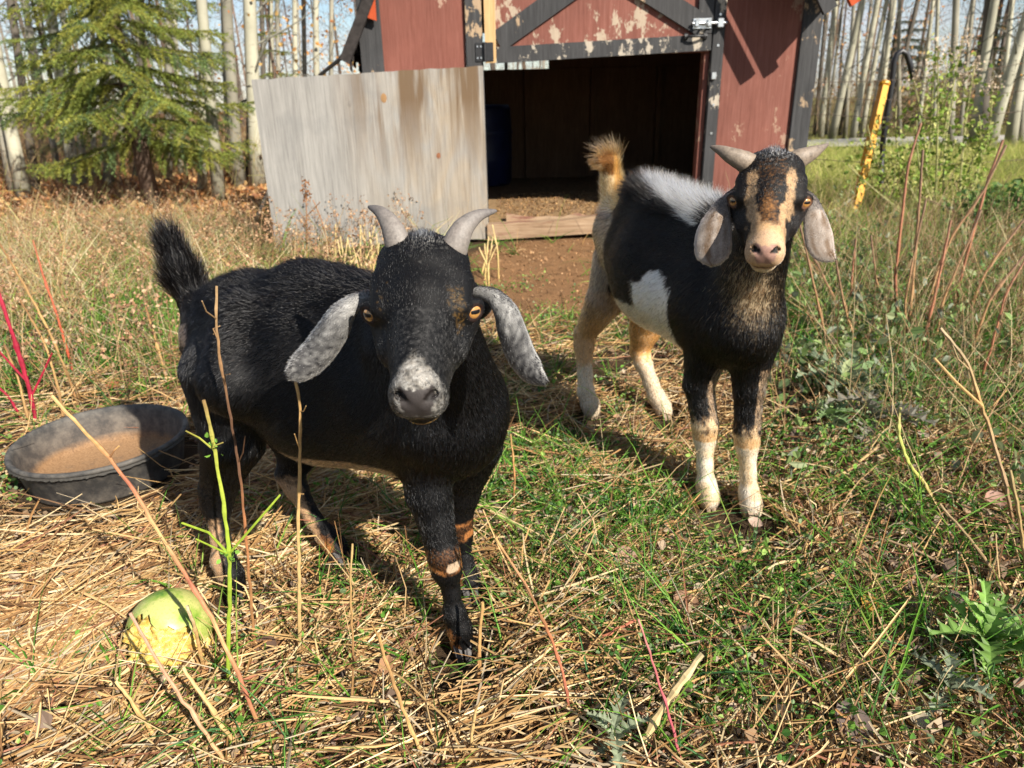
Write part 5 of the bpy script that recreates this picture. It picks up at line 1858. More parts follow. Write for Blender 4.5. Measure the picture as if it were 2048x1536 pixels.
def melon():
    p = G(352, 1312, .0)
    root = empty('melon', p)
    tag(root, 'half eaten green melon with torn yellow flesh lying on straw', 'melon')
    r = .066
    n, m = 40, 22
    V, C = [], []
    for i in range(m + 1):
        for j in range(n):
            a = 2 * math.pi * j / n
            front = max(0, -math.sin(a + .2))
            lim = 1.72 - .92 * front + .12 * math.sin(5 * a + 2) + .08 * math.sin(13 * a + 1) + .05 * math.sin(23 * a)
            th = lim * i / m
            V.append([r * math.sin(th) * math.cos(a), r * math.sin(th) * math.sin(a), r * 1.08 * math.cos(th)])
            edge = i / m
            C.append([edge, 0, 0])
    V = np.array(V)
    tilt = Matrix.Rotation(math.radians(-10), 3, 'X')
    V = V @ np.array(tilt).T + p + np.array([0, 0, .050])
    i, j = np.meshgrid(np.arange(m), np.arange(n), indexing='ij')
    F = np.stack([i * n + j, (i + 1) * n + j, (i + 1) * n + (j + 1) % n, i * n + (j + 1) % n], -1).reshape(-1, 4)
    mt, nt, b = mat_new('melon rind')
    a = nd(nt, 'ShaderNodeAttribute', attribute_name='Col')
    f, f2 = noise_node(nt, 22, 6, .65), noise_node(nt, 320, 4, .6)
    c = ramp(nt, f, [(.32, (.075, .19, .018)), (.42, (.24, .34, .05)), (.56, (.46, .46, .15))])
    c = mixc(nt, ramp(nt, f2, [(.55, (0, 0, 0)), (.65, (.6, .6, .6))]), c, (.16, .28, .05))
    c = mixc(nt, ramp(nt, a.outputs['Color'], [(.80, (0, 0, 0)), (.95, (1, 1, 1))]), c, (.62, .52, .10))
    nt.links.new(c, b.inputs['Base Color'])
    b.inputs['Roughness'].default_value = .4
    link('rind', mesh_from('rind', V, F, np.array(C), True), mt, root)
    # torn wet flesh: a lumpy core and ragged flaps
    mf, nt, b = mat_new('melon flesh')
    f = noise_node(nt, 120, 5, .7)
    nt.links.new(ramp(nt, f, [(.3, (.42, .24, .04)), (.5, (.60, .42, .10)), (.7, (.70, .58, .26))]), b.inputs['Base Color'])
    b.inputs['Roughness'].default_value = .35
    b.inputs['Subsurface Weight'].default_value = .25
    b.inputs['Subsurface Radius'].default_value = (.01, .006, .002)
    bump(nt, b, f, .6, .003)
    bm = bmesh.new()
    bmesh.ops.create_icosphere(bm, subdivisions=5, radius=1)
    for v in bm.verts:
        q = v.co.copy()
        k = .98 + .20 * mnoise.noise(q * 3.1) + .20 * mnoise.noise(q * 8.0) + .12 * mnoise.noise(q * 17) + .05 * mnoise.noise(q * 40)
        hollow = max(0, -q.y - .35) * max(0, .35 - abs(q.z + .2)) * 1.3
        k -= hollow
        v.co = Vector((q.x * k * r * .96, q.y * k * r * .95, max(q.z, -.95) * k * r * .86)) + Vector(p) + Vector((0, .0, .040))
    me = bpy.data.meshes.new('flesh')
    bm.to_mesh(me)
    bm.free()
    for q in me.polygons: q.use_smooth = True
    link('flesh', me, mf, root)


def tpost_and_pipe():
    # yellow fence post: leaning, with a row of clips
    a, b = G(1708, 425), W(1768, 170, 5.75)
    root = empty('fence_post', a)
    tag(root, 'leaning yellow plastic fence post beside the shed', 'post')
    mt = mat_plain('yellow plastic', (.62, .30, .010), .45, 0, .4, .08, 20)
    w = 10 * mpp(b)
    P = [a + (b - a) * t for t in np.linspace(-.02, 1, 10)]
    mb = MB()
    mb.tube(P, w * .95, 4)
    mb.obj('shaft', mt, root)
    d = nz(b - a)
    for k, t in enumerate(np.linspace(.15, .9, 5)):
        c = a + (b - a) * t
        mb = MB()
        s = nz(np.cross(d, np.array([0, 1.0, 0])))
        mb.tube([c - s * w * .5 - d * .045, c - s * w * .8, c - s * w * .5 + d * .045], [w * .3, w * .42, w * .3], 6)
        mb.obj('wire_clip', mt, root)
    mb = MB()
    mb.tube([b - d * .004, b + d * .022], w * 1.05, 10)
    mb.obj('cap', mt, root)
    # black poly pipe bent to a hoop
    Y = 6.1
    pts = [G(1764, 402), W(1762, 340, Y), W(1766, 280, Y), W(1775, 220, Y), W(1784, 165, Y), W(1788, 125, Y), W(1794, 108, Y), W(1804, 102, Y), W(1813, 108, Y), W(1820, 128, Y), W(1826, 158, Y)]
    mb = MB()
    mb.tube(pts, 5.5 * mpp(pts[3]), 10)
    tag(mb.obj('black_pipe', mat_plain('black polythene', (.02, .02, .022), .4, 0, .45, .3, 30), None, True), 'black plastic pipe bent over into a hoop at its top', 'pipe')
    mb = MB()
    pts = [G(1640, 440), G(1668, 433, .02), G(1690, 433, .03), G(1712, 431, .02)]
    mb.tube(pts, .011, 8)
    tag(mb.obj('black_hose', mat_plain('black hose', (.018, .018, .018), .5, 0, .4, .2, 30), None, True), 'short black hose lying in the grass by the yellow post', 'hose')
    # sagging strands of barbed wire
    mt = mat_plain('rusty wire', (.09, .065, .05), .6, .6, .4, .3, 80)
    for k, (y0, y1, lab) in enumerate([(165, 112, 'topmost sagging strand of barbed wire right of the shed'), (195, 172, 'second strand of barbed wire below the top one'), (228, 214, 'middle strand of barbed wire crossing the leafy shrub'), (318, 312, 'lowest strand of barbed wire over the grass')]):
        A, B = W(1625, y0, 5.6), W(2120, y1, 5.9)
        t = np.linspace(0, 1, 40)
        P = A + (B - A) * t[:, None]
        P[:, 2] -= .05 * np.sin(t * math.pi)
        mb = MB()
        mb.tube(P, .0022, 5)
        for q in range(2, 39, 3):
            for s in range(2):
                dd = nz(rng.normal(0, 1, 3) * np.array([.3, 1, 1])) * .018
                mb.tube([P[q] - dd, P[q] + dd], .0014, 4)
        tag(mb.obj('barbed_wire', mt), lab, 'wire')


rubber_tub()
melon()
tpost_and_pipe()


# ================================================================ shrubs and stalks
def stalk(name, pts, r, cols, label, cat, Y0=None, dY=0.0, sides=(), group=None, nodes=3, jag=True, leaflets=0, leafcol=(.2, .4, .06)):
    """one stem traced upwards from where it leaves the ground; dY is how far its tip leans away"""
    base = G(*pts[0]) if Y0 is None else W(*pts[0], Y0)
    Yb = base[1]
    arc = np.concatenate([[0], np.cumsum([math.hypot(b[0] - a[0], b[1] - a[1]) for a, b in zip(pts[:-1], pts[1:])])])
    arc = arc / arc[-1]
    P = np.array([W(x, y, Yb + dY * t) for (x, y), t in zip(pts, arc)])
    P[0][2] -= .012
    # resample
    t = np.linspace(0, 1, max(8, 5 * len(P)))
    Q = np.stack([np.interp(t, arc, P[:, k]) for k in range(3)], 1)
    ker = np.array([.25, .5, .25])
    for _ in range(2):
        Q[1:-1] = .25 * Q[:-2] + .5 * Q[1:-1] + .25 * Q[2:]
    Q[1:-1] += rng.normal(0, .0006, (len(t) - 2, 3))
    rad = r * .66 * mpp(P[0]) * (1 - .28 * t)
    rad = rad * (1 + .10 * np.sin(t * 40) + rng.normal(0, .04, len(t)))
    for k in range(nodes):
        q = rng.integers(2, len(t) - 1)
        rad[q] *= 1.35
    c0 = np.array(cols, float)
    C = np.stack([np.interp(t, np.linspace(0, 1, len(c0)), c0[:, k]) for k in range(3)], 1)
    C *= rng.uniform(.85, 1.15, (len(t), 1))
    root = empty(name, Q[0])
    tag(root, label, cat, group)
    mb = MB()
    mb.tube(Q, rad, 7, np.clip(C, 0, 1))
    mb.obj('stem', MAT_BARK, root)
    tips = []
    for (pa, pb, rr) in sides:
        i = int(np.argmin(np.linalg.norm(pixel_xy(Q) - np.array(pa), axis=1)))
        a = Q[i]
        b = W(pb[0], pb[1], a[1] + rng.normal(0, .02) - .01)
        mid = (a + b) / 2 + rng.normal(0, .004, 3)
        m2 = MB()
        m2.tube([a, mid, b], np.array([1, .9, .75]) * rr * .7 * mpp(a), 6, np.clip(C[[i, i, min(i + 3, len(C) - 1)]] * 1.05, 0, 1))
        m2.obj('side_shoot', MAT_BARK, root)
        tips.append(a)
    if leaflets:
        g = np.random.default_rng(leaflets)
        pts_ = np.concatenate([np.array(tips)[g.integers(0, len(tips), leaflets)] + g.normal(0, .005, (leaflets, 3))])
        tag(leafcards(pts_, g.uniform(.004, .008, leaflets), np.tile(np.array(leafcol), (leaflets, 1)), 'leaf_tuft', root, g), kind='stuff')
    return root


def pixel_xy(P):
    q = np.asarray(P) - CP
    z = q @ _fwd
    return np.stack([1024 + FPX * (q @ _rt) / z, 768 - FPX * (q @ _up) / z], -1)


TANc, BRN, LIME, REDc, CRIM, GOLD, DKB = (.42, .26, .10), (.22, .11, .045), (.27, .37, .035), (.36, .12, .07), (.26, .010, .028), (.48, .33, .14), (.11, .055, .03)
stalk('green_stalk', [(452, 1388), (457, 1260), (460, 1110), (446, 1000), (427, 890), (411, 812), (407, 800)], 6.5, [LIME, LIME, LIME, (.33, .38, .05), (.24, .15, .06)], 'lime green branching stalk standing in front of the black goat', 'stalk', None, .05,
      [((460, 1102), (560, 990), 4), ((460, 1102), (364, 1046), 4), ((459, 1104), (392, 1078), 3), ((427, 896), (372, 862), 3), ((427, 892), (446, 885), 2.5)], leaflets=36)
stalk('dry_stalk', [(532, 1484), (480, 1352), (410, 1212), (322, 1072), (270, 985), (216, 912), (160, 852), (104, 792)], 6.5, [TANc, REDc, (.55, .32, .14), REDc, GOLD, REDc, TANc, GOLD], 'long slanting tan and red stalk crossing before the feed tub', 'stalk', None, .10,
      [((216, 912), (238, 892), 3), ((320, 1066), (335, 1090), 2)])
stalk('dry_stalk', [(510, 1325), (498, 1150), (482, 960), (462, 840), (441, 720), (432, 640), (433, 572)], 4.5, [BRN, (.30, .15, .06), (.36, .15, .06), DKB, DKB, (.26, .15, .07), (.36, .24, .12)], 'thin dark brown twig with buds before the black goat\'s flank', 'stalk', None, .06,
      [((432, 640), (404, 602), 2.5), ((482, 930), (490, 872), 2), ((452, 780), (460, 748), 2), ((433, 660), (426, 668), 2), ((437, 690), (440, 652), 2.2)])
stalk('dry_stalk', [(598, 1332), (598, 1150), (596, 1000), (601, 900), (599, 800), (591, 763)], 5.5, [TANc, GOLD, GOLD, TANc, (.44, .26, .10), (.40, .25, .1)], 'straight golden stalk rising under the black goat\'s drooping ear', 'stalk', None, .03,
      [((600, 830), (612, 812), 2), ((597, 1000), (608, 988), 2), ((598, 900), (589, 868), 2)])
stalk('dry_stalk', [(703, 1422), (706, 1290), (700, 1180), (705, 1088)], 3.6, [TANc, BRN, TANc, GOLD], 'slender tan stalk standing between the black goat\'s legs', 'stalk', None, .02)
stalk('dry_stalk', [(860, 1540), (800, 1402), (772, 1325), (757, 1268)], 6, [GOLD, TANc, (.36, .2, .08), TANc], 'leaning forked brown stalk below the black goat\'s front hooves', 'stalk', None, .03, [((768, 1310), (744, 1250), 3)])
stalk('dry_stalk', [(954, 1374), (958, 1292), (965, 1205)], 6, [BRN, (.46, .26, .1), TANc], 'short orange brown stub beside the black goat\'s front hoof', 'stalk', None, .01)
stalk('dry_stalk', [(948, 1545), (942, 1470), (952, 1418)], 5.5, [TANc, (.5, .33, .14), GOLD], 'short straw coloured stub below the orange brown stub', 'stalk', None, .0, [((942, 1460), (972, 1382), 3.5)])
stalk('dry_stalk', [(1146, 1452), (1128, 1352), (1100, 1272), (1060, 1182), (1020, 1122), (991, 1075)], 5, [REDc, REDc, (.36, .13, .06), BRN, (.40, .2, .1), TANc], 'arching reddish brown stalk standing in front of the two goats', 'stalk', None, .07, [((1022, 1124), (1034, 1108), 2)])
stalk('dry_stalk', [(1100, 1345), (1180, 1286), (1272, 1240)], 5, [(.3, .1, .06), (.36, .13, .07), REDc], 'broken dark red stem leaning off the arching stalk', 'stalk', None, .05)
stalk('dry_stalk', [(1372, 1545), (1342, 1440), (1310, 1340), (1276, 1238)], 4.5, [(.42, .12, .12), (.38, .08, .10), (.42, .12, .12), (.5, .22, .18)], 'pinkish red stem bent over at its top', 'stalk', None, .05)
stalk('dry_stalk', [(1262, 1520), (1322, 1420), (1404, 1308)], 13, [(.60, .46, .22), (.54, .40, .2), (.45, .36, .2)], 'thick pale hollow stem lying across the straw', 'stalk', None, .06)
stalk('dry_stalk', [(470, 1552), (402, 1450), (332, 1352), (260, 1226)], 6, [TANc, (.5, .3, .17), (.46, .25, .15), (.42, .24, .16)], 'long pinkish tan stalk leaning over the melon', 'stalk', None, .05)
stalk('dry_stalk', [(322, 1502), (290, 1440), (232, 1362)], 6.5, [GOLD, (.45, .28, .1), (.55, .4, .18)], 'blunt golden stub left of the melon', 'stalk', None, .03)
stalk('dry_stalk', [(490, 1510), (424, 1420), (366, 1334)], 7, [TANc, GOLD, (.62, .44, .2)], 'stout tan stub ending in front of the melon', 'stalk', None, .03)
stalk('dry_stalk', [(416, 1366), (402, 1318), (392, 1262), (374, 1212)], 6, [BRN, (.44, .26, .1), TANc, (.5, .4, .25)], 'crooked brown stub standing against the melon', 'stalk', None, -.01)
stalk('dry_stalk', [(1026, 1032), (1030, 950), (1021, 868)], 3.2, [BRN, (.42, .2, .08), TANc], 'thin brown stalk beside the black goat\'s chest', 'stalk', None, .02)
stalk('dry_stalk', [(1882, 1015), (1850, 968), (1812, 920), (1796, 862), (1801, 815)], 5.5, [(.4, .26, .1), (.42, .36, .1), (.40, .42, .1), (.42, .44, .12), (.4, .36, .14)], 'curved yellow green stem right of the patched goat', 'stalk', None, .05)
stalk('dry_stalk', [(2032, 1060), (2010, 960), (1985, 880), (1960, 800), (1935, 722), (1880, 656)], 6, [BRN, (.34, .22, .12), (.4, .27, .15), TANc, (.36, .26, .14), (.4, .3, .18)], 'long grey brown stalk with a forked top right of the thistle', 'stalk', None, .10, [((1965, 818), (1868, 716), 4.5), ((1945, 745), (1905, 690), 2.5)])
stalk('dry_stalk', [(1586, 1010), (1680, 952), (1756, 894)], 5.5, [(.5, .33, .14), TANc, (.44, .3, .15)], 'straight tan stick lying beside the patched goat\'s hooves', 'stick', None, .16)
stalk('dry_stalk', [(2060, 1222), (1960, 1165), (1800, 1085), (1640, 1058)], 4.5, [(.28, .17, .09), (.3, .2, .11), (.34, .24, .14), (.3, .2, .12)], 'long brown stick lying toward the thistle seedling', 'stick', None, .24)
stalk('dry_stalk', [(2065, 1240), (2000, 1160), (1945, 1085), (1880, 1008)], 5, [(.26, .16, .08), (.32, .2, .1), (.34, .24, .12), (.36, .26, .14)], 'second brown stick crossing the long one', 'stick', None, .20)
stalk('dry_stalk', [(2060, 1170), (2040, 1040), (2020, 940)], 6, [(.28, .18, .08), (.36, .24, .1), (.3, .22, .1)], 'upright brown stem standing over the crossed sticks', 'stalk', None, .06)
# grass-green long blade and others are in the litter; red dogwood shoots at the left edge
stalk('red_shoot', [(72, 850), (58, 775), (32, 690), (-4, 582)], 6.5, [CRIM, (.30, .014, .035), CRIM, (.30, .02, .04)], 'thick crimson shoot behind the feed tub', 'shoot', None, .08, [((58, 770), (-6, 698), 3.5), ((64, 800), (104, 706), 3.2)], nodes=5)
stalk('red_shoot', [(48, 842), (22, 800), (-6, 770)], 4, [CRIM, CRIM, (.3, .03, .05)], 'short crimson shoot low behind the feed tub', 'shoot', None, .05)
stalk('red_shoot', [(150, 758), (140, 720), (112, 622), (86, 552), (66, 480)], 3.6, [(.40, .06, .03), (.45, .09, .04), (.42, .10, .05), (.38, .10, .05), (.3, .12, .06)], 'thin orange red shoot with a dried seed head', 'shoot', None, .10)
for _pts, _l in [([(156, 812), (140, 760), (102, 670), (50, 572), (-4, 482)], 'brown stem leaning left behind the feed tub'), ([(128, 850), (118, 780), (92, 690), (40, 600)], 'tan stem rising behind the feed tub rim'),
                 ([(338, 772), (312, 682), (291, 614)], 'thin brown stem beside the black goat\'s tail'), ([(60, 860), (38, 760), (8, 690)], 'tan stem among the crimson shoots')]:
    stalk('dry_stalk', _pts, 3.6, [BRN, TANc, BRN], _l, 'stalk', None, .12)
# brown upright stems at the right: a coppiced bush
bush = [([(1800, 662), (1790, 560), (1802, 450), (1816, 330), (1842, 246)], .10), ([(1815, 684), (1826, 560), (1836, 440), (1846, 300)], .10), ([(1850, 655), (1872, 545), (1905, 470), (1966, 385), (2012, 290)], .08),
        ([(1900, 645), (1930, 525), (1956, 430), (1976, 360), (2006, 280)], .10), ([(1926, 655), (1962, 560), (2002, 500), (2056, 430)], .08), ([(1936, 725), (1976, 602), (2056, 500)], .06), ([(1840, 712), (1868, 600), (1890, 500), (1902, 440)], .10),
        ([(1668, 725), (1644, 642), (1626, 560), (1598, 440)], .04), ([(1702, 665), (1662, 582), (1624, 508)], .05), ([(1700, 645), (1703, 560), (1712, 478)], .05), ([(1780, 640), (1752, 560), (1742, 470)], .08), ([(1868, 700), (1886, 600), (1930, 500), (1962, 420)], .09),
        ([(1958, 770), (1985, 690), (2010, 590), (2050, 520)], .06), ([(1822, 700), (1808, 610), (1830, 500), (1852, 400)], .09), ([(1720, 700), (1690, 620), (1672, 520)], .06)]
for _k, (_pts, _d) in enumerate(bush):
    _n = ('tall ' if _pts[-1][1] < 345 else 'short ' if _pts[-1][1] > 465 else 'middling ') + ('reddish' if _k % 3 == 0 else 'brown') + (' leaning' if abs(_pts[-1][0] - _pts[0][0]) > 85 else ' upright')
    _c = [(.30, .16, .07), (.36, .20, .09), (.26, .15, .08), (.18, .11, .07)] if _k % 3 else [(.30, .11, .06), (.36, .15, .08), (.26, .13, .08)]
    stalk('brown_stem', _pts, 4.6 if _k < 7 else 3.8, _c, '%s stem in the clump right of the patched goat' % _n, 'stem', None, _d, [], 'stems right of the patched goat, %s' % _n)
# seeding stalks before the plywood door and the golden stubble
stalk('seed_stalk', [(612, 560), (614, 470), (612, 380)], 2.0, [TANc, BRN, (.34, .16, .07)], 'dry seed stalk standing before the plywood door', 'stalk', None, .05, [((613, 430), (640, 404), 1.6), ((613, 450), (596, 420), 1.4)])
stalk('seed_stalk', [(672, 560), (655, 480), (636, 420), (626, 400)], 1.8, [TANc, BRN, (.34, .16, .07)], 'leaning dry seed stalk before the plywood door', 'stalk', None, .05)
_st = np.random.default_rng(5)
for _k in range(26):
    _x = _st.uniform(640, 770) if _k < 20 else _st.uniform(950, 1005)
    _y = _st.uniform(540, 590)
    _h = _st.uniform(60, 120)
    stalk('stubble_stem', [(_x, _y), (_x + _st.normal(0, 5), _y - _h * .5), (_x + _st.normal(0, 12), _y - _h)], _st.uniform(1.8, 3.0), [(.50, .35, .13), (.58, .43, .18), (.60, .46, .22)], 'golden stubble stem standing between the black goat and the plywood door', 'stalk', None, .02, [], 'golden stubble before the plywood door', nodes=1)


def seed_heads(at, n, spread, col, label, size=.006):
    g = np.random.default_rng(int(at[0] * 1000) % 997)
    P = np.asarray(at) + g.normal(0, 1, (n, 3)) * np.asarray(spread)
    o = leafcards(P, g.uniform(size * .6, size * 1.4, n), np.tile(np.array(col), (n, 1)), 'seed_head', None, g)
    tag(o, label, None, None, 'stuff')


_p = W(612, 385, G(612, 560)[1] + .05)
seed_heads(_p, 90, (.010, .010, .028), (.30, .14, .06), 'brown seeds on the stalk before the plywood door', .010)


# thistles
def thistle_leaf_mesh(L, g, col, curl=.5):
    """long lobed leaf with spiny teeth, pale midrib, arched"""
    n = 13
    V, F, C = [], [], []
    for i in range(n):
        t = i / (n - 1)
        w = L * .20 * math.sin(math.pi * min(1, t * .92 + .06)) ** .8
        lobe = (1.0 if i % 2 else .38) * g.uniform(.65, 1.25)
        y = L * t
        z = L * (.42 * t - curl * t * t)
        back = -.04 * L if i % 2 == 0 else .03 * L
        V += [[-w * lobe, y + back, z + w * (.55 if i % 2 else .1)], [0, y, z - .01 * L], [w * lobe, y + back, z + w * (.5 if i % 2 else .12)]]
        k = g.uniform(.8, 1.2)
        C += [np.array(col) * k * (1.25 if i % 2 else .8), np.array(col) * 1.5, np.array(col) * k * (1.25 if i % 2 else .8)]
    for i in range(n - 1):
        o = 3 * i
        F += [[o, o + 1, o + 4, o + 3], [o + 1, o + 2, o + 5, o + 4]]
    # spines on the lobe tips
    return np.array(V), np.array(F), np.clip(np.array(C), 0, 1)


def thistle(c, n, L, col, label, seed, up=.5, ring=1.0):
    g = np.random.default_rng(seed)
    c = np.asarray(c, float)
    root = empty('thistle', c)
    tag(root, label, 'thistle')
    for k in range(n):
        l = L * g.uniform(.6, 1.1)
        V, F, C = thistle_leaf_mesh(l, g, np.array(col) * g.uniform(.75, 1.2), g.uniform(.35, .8))
        az = k * 2.4 + g.normal(0, .3)
        el = g.uniform(0, up)
        ce, se = math.cos(el), math.sin(el)
        Rx = np.array([[1, 0, 0], [0, ce, -se], [0, se, ce]])
        ca, sa = math.cos(az), math.sin(az)
        Rz = np.array([[ca, -sa, 0], [sa, ca, 0], [0, 0, 1]])
        V = V @ Rx.T @ Rz.T + c + np.array([0, 0, .012 + .05 * ring * (k / n)])
        V[:, 2] = np.maximum(V[:, 2], .008)
        # spines
        Vs, Fs, Cs = [], [], []
        for i in range(1, 13, 2):
            for e in (0, 2):
                p, m = V[3 * i + e], V[3 * i + 1]
                d = nz(p - m)
                s = nz(np.cross(d, V[3 * i + 1] - V[3 * i - 2])) * l * .012
                t = nz(V[3 * i + 1] - V[3 * i - 2]) * l * .03
                b0 = len(V) + len(Vs)
                Vs += [p - t - d * l * .03, p + t - d * l * .03, p + d * l * .06 + t * .4]
                Fs.append([b0, b0 + 1, b0 + 2])
                Cs += [C[3 * i + e]] * 2 + [np.array((.55, .55, .35))]
        me = mesh_from('leaf', np.concatenate([V, Vs]), [F, np.array(Fs)], np.concatenate([C, Cs]))
        link('leaf', me, MAT_LEAF, root)
    return root


thistle(G(1690, 800), 12, .20, (.15, .19, .115), 'grey green thistle with long lobed leaves beside the brown stems', 1, .9)
thistle(G(1740, 860), 9, .15, (.19, .18, .14), 'withered grey thistle below the lobed grey green one', 2, .7)
thistle(G(1960, 1330), 13, .105, (.14, .25, .05), 'bright green spiny thistle seedling on the straw', 3, 1.0)
thistle(G(1885, 1410), 6, .075, (.17, .20, .13), 'dull grey green thistle next to the spiny seedling', 4, .5)
thistle(G(1660, 860), 9, .11, (.16, .24, .10), 'small pale thistle near the patched goat\'s front leg', 5, .7)
thistle(G(1225, 1510), 7, .06, (.18, .21, .13), 'faded small thistle rosette beside the thick pale stem', 6, .5)


# leafy shrub with pale fluffy heads by the fence
def leafy_shrub():
    g = np.random.default_rng(77)
    base = G(1850, 420)
    root = empty('leafy_shrub', base)
    tag(root, 'upright green leafy shrub with pale fluffy seed heads by the fence', 'shrub')
    stems = [(1770, 300), (1740, 250), (1800, 210), (1830, 160), (1870, 130), (1905, 110), (1930, 80), (1955, 130), (1985, 170), (1900, 190), (1840, 240), (1960, 230), (1790, 330), (1700, 330), (2000, 250), (1880, 90), (1720, 290), (1925, 150)]
    P, T = [], []
    for (x, y) in stems:
        b = base + np.array([(x - 1850) * .0016, g.normal(0, .12), 0])
        tip = W(x, y, base[1] + g.normal(.0, .18))
        t = np.linspace(0, 1, 8)
        q = b + (tip - b) * t[:, None] + np.stack([np.sin(t * 3) * .04 * g.normal(), np.sin(t * 2) * .03, np.zeros(8)], 1)
        m2 = MB()
        m2.tube(q, np.linspace(.009, .003, 8), 6, (.34, .33, .14))
        m2.obj('stem', MAT_BARK, root)
        n = 95
        u = g.uniform(.15, 1, n)
        for k in range(3): pass
        P.append(np.stack([np.interp(u, t, q[:, k]) for k in range(3)], 1) + g.normal(0, .055, (n, 3)))
        if y < 175: T.append(tip)
    P = np.concatenate(P)
    c = np.array([(.22, .32, .05), (.32, .40, .09), (.14, .23, .035), (.42, .42, .14)])[g.integers(0, 4, len(P))]
    tag(leafcards(P, g.uniform(.016, .036, len(P)), c, 'foliage', root, g), kind='stuff')
    T = np.array(T)
    F = T[g.integers(0, len(T), 420)] + g.normal(0, .035, (420, 3))
    tag(leafcards(F, g.uniform(.008, .018, 420), np.tile(np.array((.68, .54, .40)), (420, 1)), 'seed_fluff', root, g), kind='stuff')
    # darker low bush at its right foot
    b2 = G(1985, 480)
    r2 = empty('low_bush', b2)
    tag(r2, 'low dark green bush at the foot of the fence', 'bush')
    n = 1500
    d = nz(g.normal(0, 1, (n, 3))) * g.uniform(.3, 1, (n, 1))
    P = b2 + np.array([.15, .1, .16]) + d * np.array([.42, .25, .17])
    P[:, 2] = np.maximum(P[:, 2], .02)
    c = np.array([(.06, .13, .03), (.10, .19, .04), (.16, .25, .06)])[g.integers(0, 3, n)]
    tag(leafcards(P, g.uniform(.018, .035, n), c, 'foliage', r2, g), kind='stuff')
    for k in range(6):
        m2 = MB()
        e = b2 + np.array([.15, .1, 0]) + g.normal(0, 1, 3) * np.array([.3, .15, 0]) + np.array([0, 0, .24])
        m2.tube([b2 + np.array([.15, .1, -.01]), (b2 + e) / 2 + np.array([.07, 0, .0]), e], [.008, .006, .003], 5, (.2, .13, .08))
        m2.obj('stem', MAT_BARK, r2)


leafy_shrub()


def fallen_leaf(px, py, size, col, label, rot=0.0, curl=.35, round_=.8):
    p = G(px, py, .028)
    n, m = 9, 5
    V = []
    for i in range(n):
        t = i / (n - 1)
        w = size * .5 * round_ * math.sin(math.pi * (t * .94 + .03)) ** .7
        for j in range(m):
            s = (j / (m - 1)) * 2 - 1
            V.append([s * w, (t - .5) * size, curl * size * (.35 * s * s + .5 * (t - .5) ** 2) + rng.normal(0, .015) * size])
    V = np.array(V)
    c, s = math.cos(rot), math.sin(rot)
    V = V @ np.array([[c, s, 0], [-s, c, 0], [0, 0, 1]])
    el = rng.uniform(.15, .5)
    ce, se = math.cos(el), math.sin(el)
    V = V @ np.array([[1, 0, 0], [0, ce, se], [0, -se, ce]]) + p
    F = [[i * m + j, i * m + j + 1, (i + 1) * m + j + 1, (i + 1) * m + j] for i in range(n - 1) for j in range(m - 1)]
    C = np.tile(np.array(col), (len(V), 1)) * rng.uniform(.85, 1.15, (len(V), 1))
    o = link('fallen_leaf', mesh_from('fallen_leaf', V, np.array(F), C, True), MAT_LEAF)
    tag(o, label, 'leaf')


for _a in [(1256, 1122, .060, (.50, .33, .25), 'large pinkish brown fallen leaf between the two goats', .4), (722, 1036, .038, (.52, .33, .17), 'tan oval fallen leaf by the black goat\'s hind hoof', 1.1),
           (764, 1040, .030, (.45, .30, .20), 'dull tan fallen leaf next to the oval one', .2), (802, 1032, .042, (.17, .12, .10), 'dark grey brown fallen leaf near the black goat\'s hind hoof', 2.0),
           (1372, 1208, .050, (.34, .20, .12), 'curled brown fallen leaf with a rolled edge', .8), (1742, 1212, .040, (.45, .26, .05), 'orange yellow fallen leaf in the grass', .5), (1722, 1118, .040, (.42, .28, .17), 'square tan fallen leaf under a grass blade', 1.4),
           (1752, 597, .030, (.55, .42, .18), 'round yellow fallen leaf at the foot of the brown stems', .3), (1990, 1000, .050, (.38, .22, .16), 'reddish fallen leaf under the forked stalk', 1.6), (1838, 1440, .032, (.44, .36, .25), 'angular pale fallen leaf below the thistle seedling', .9),
           (1705, 1450, .060, (.20, .15, .13), 'big dark withered fallen leaf on the straw', .3), (226, 772, .045, (.34, .14, .06), 'rust red fallen leaf above the feed tub', 1.2), (1442, 948, .034, (.32, .22, .20), 'mauve brown fallen leaf by the patched goat\'s hoof', .2),
           (1846, 870, .034, (.46, .37, .28), 'pale curled fallen leaf under the withered thistle', 2.2), (532, 1296, .045, (.16, .10, .07), 'dark brown fallen leaf beside the melon', .6), (1282, 1040, .026, (.60, .48, .38), 'small whitish fallen leaf between the goats', .4),
           (1510, 1046, .030, (.50, .36, .28), 'pinkish fallen leaf at the patched goat\'s front hoof', 1.0), (1225, 1075, .040, (.14, .09, .07), 'blackened fallen leaf above the pinkish brown one', .1)]:
    fallen_leaf(*_a)


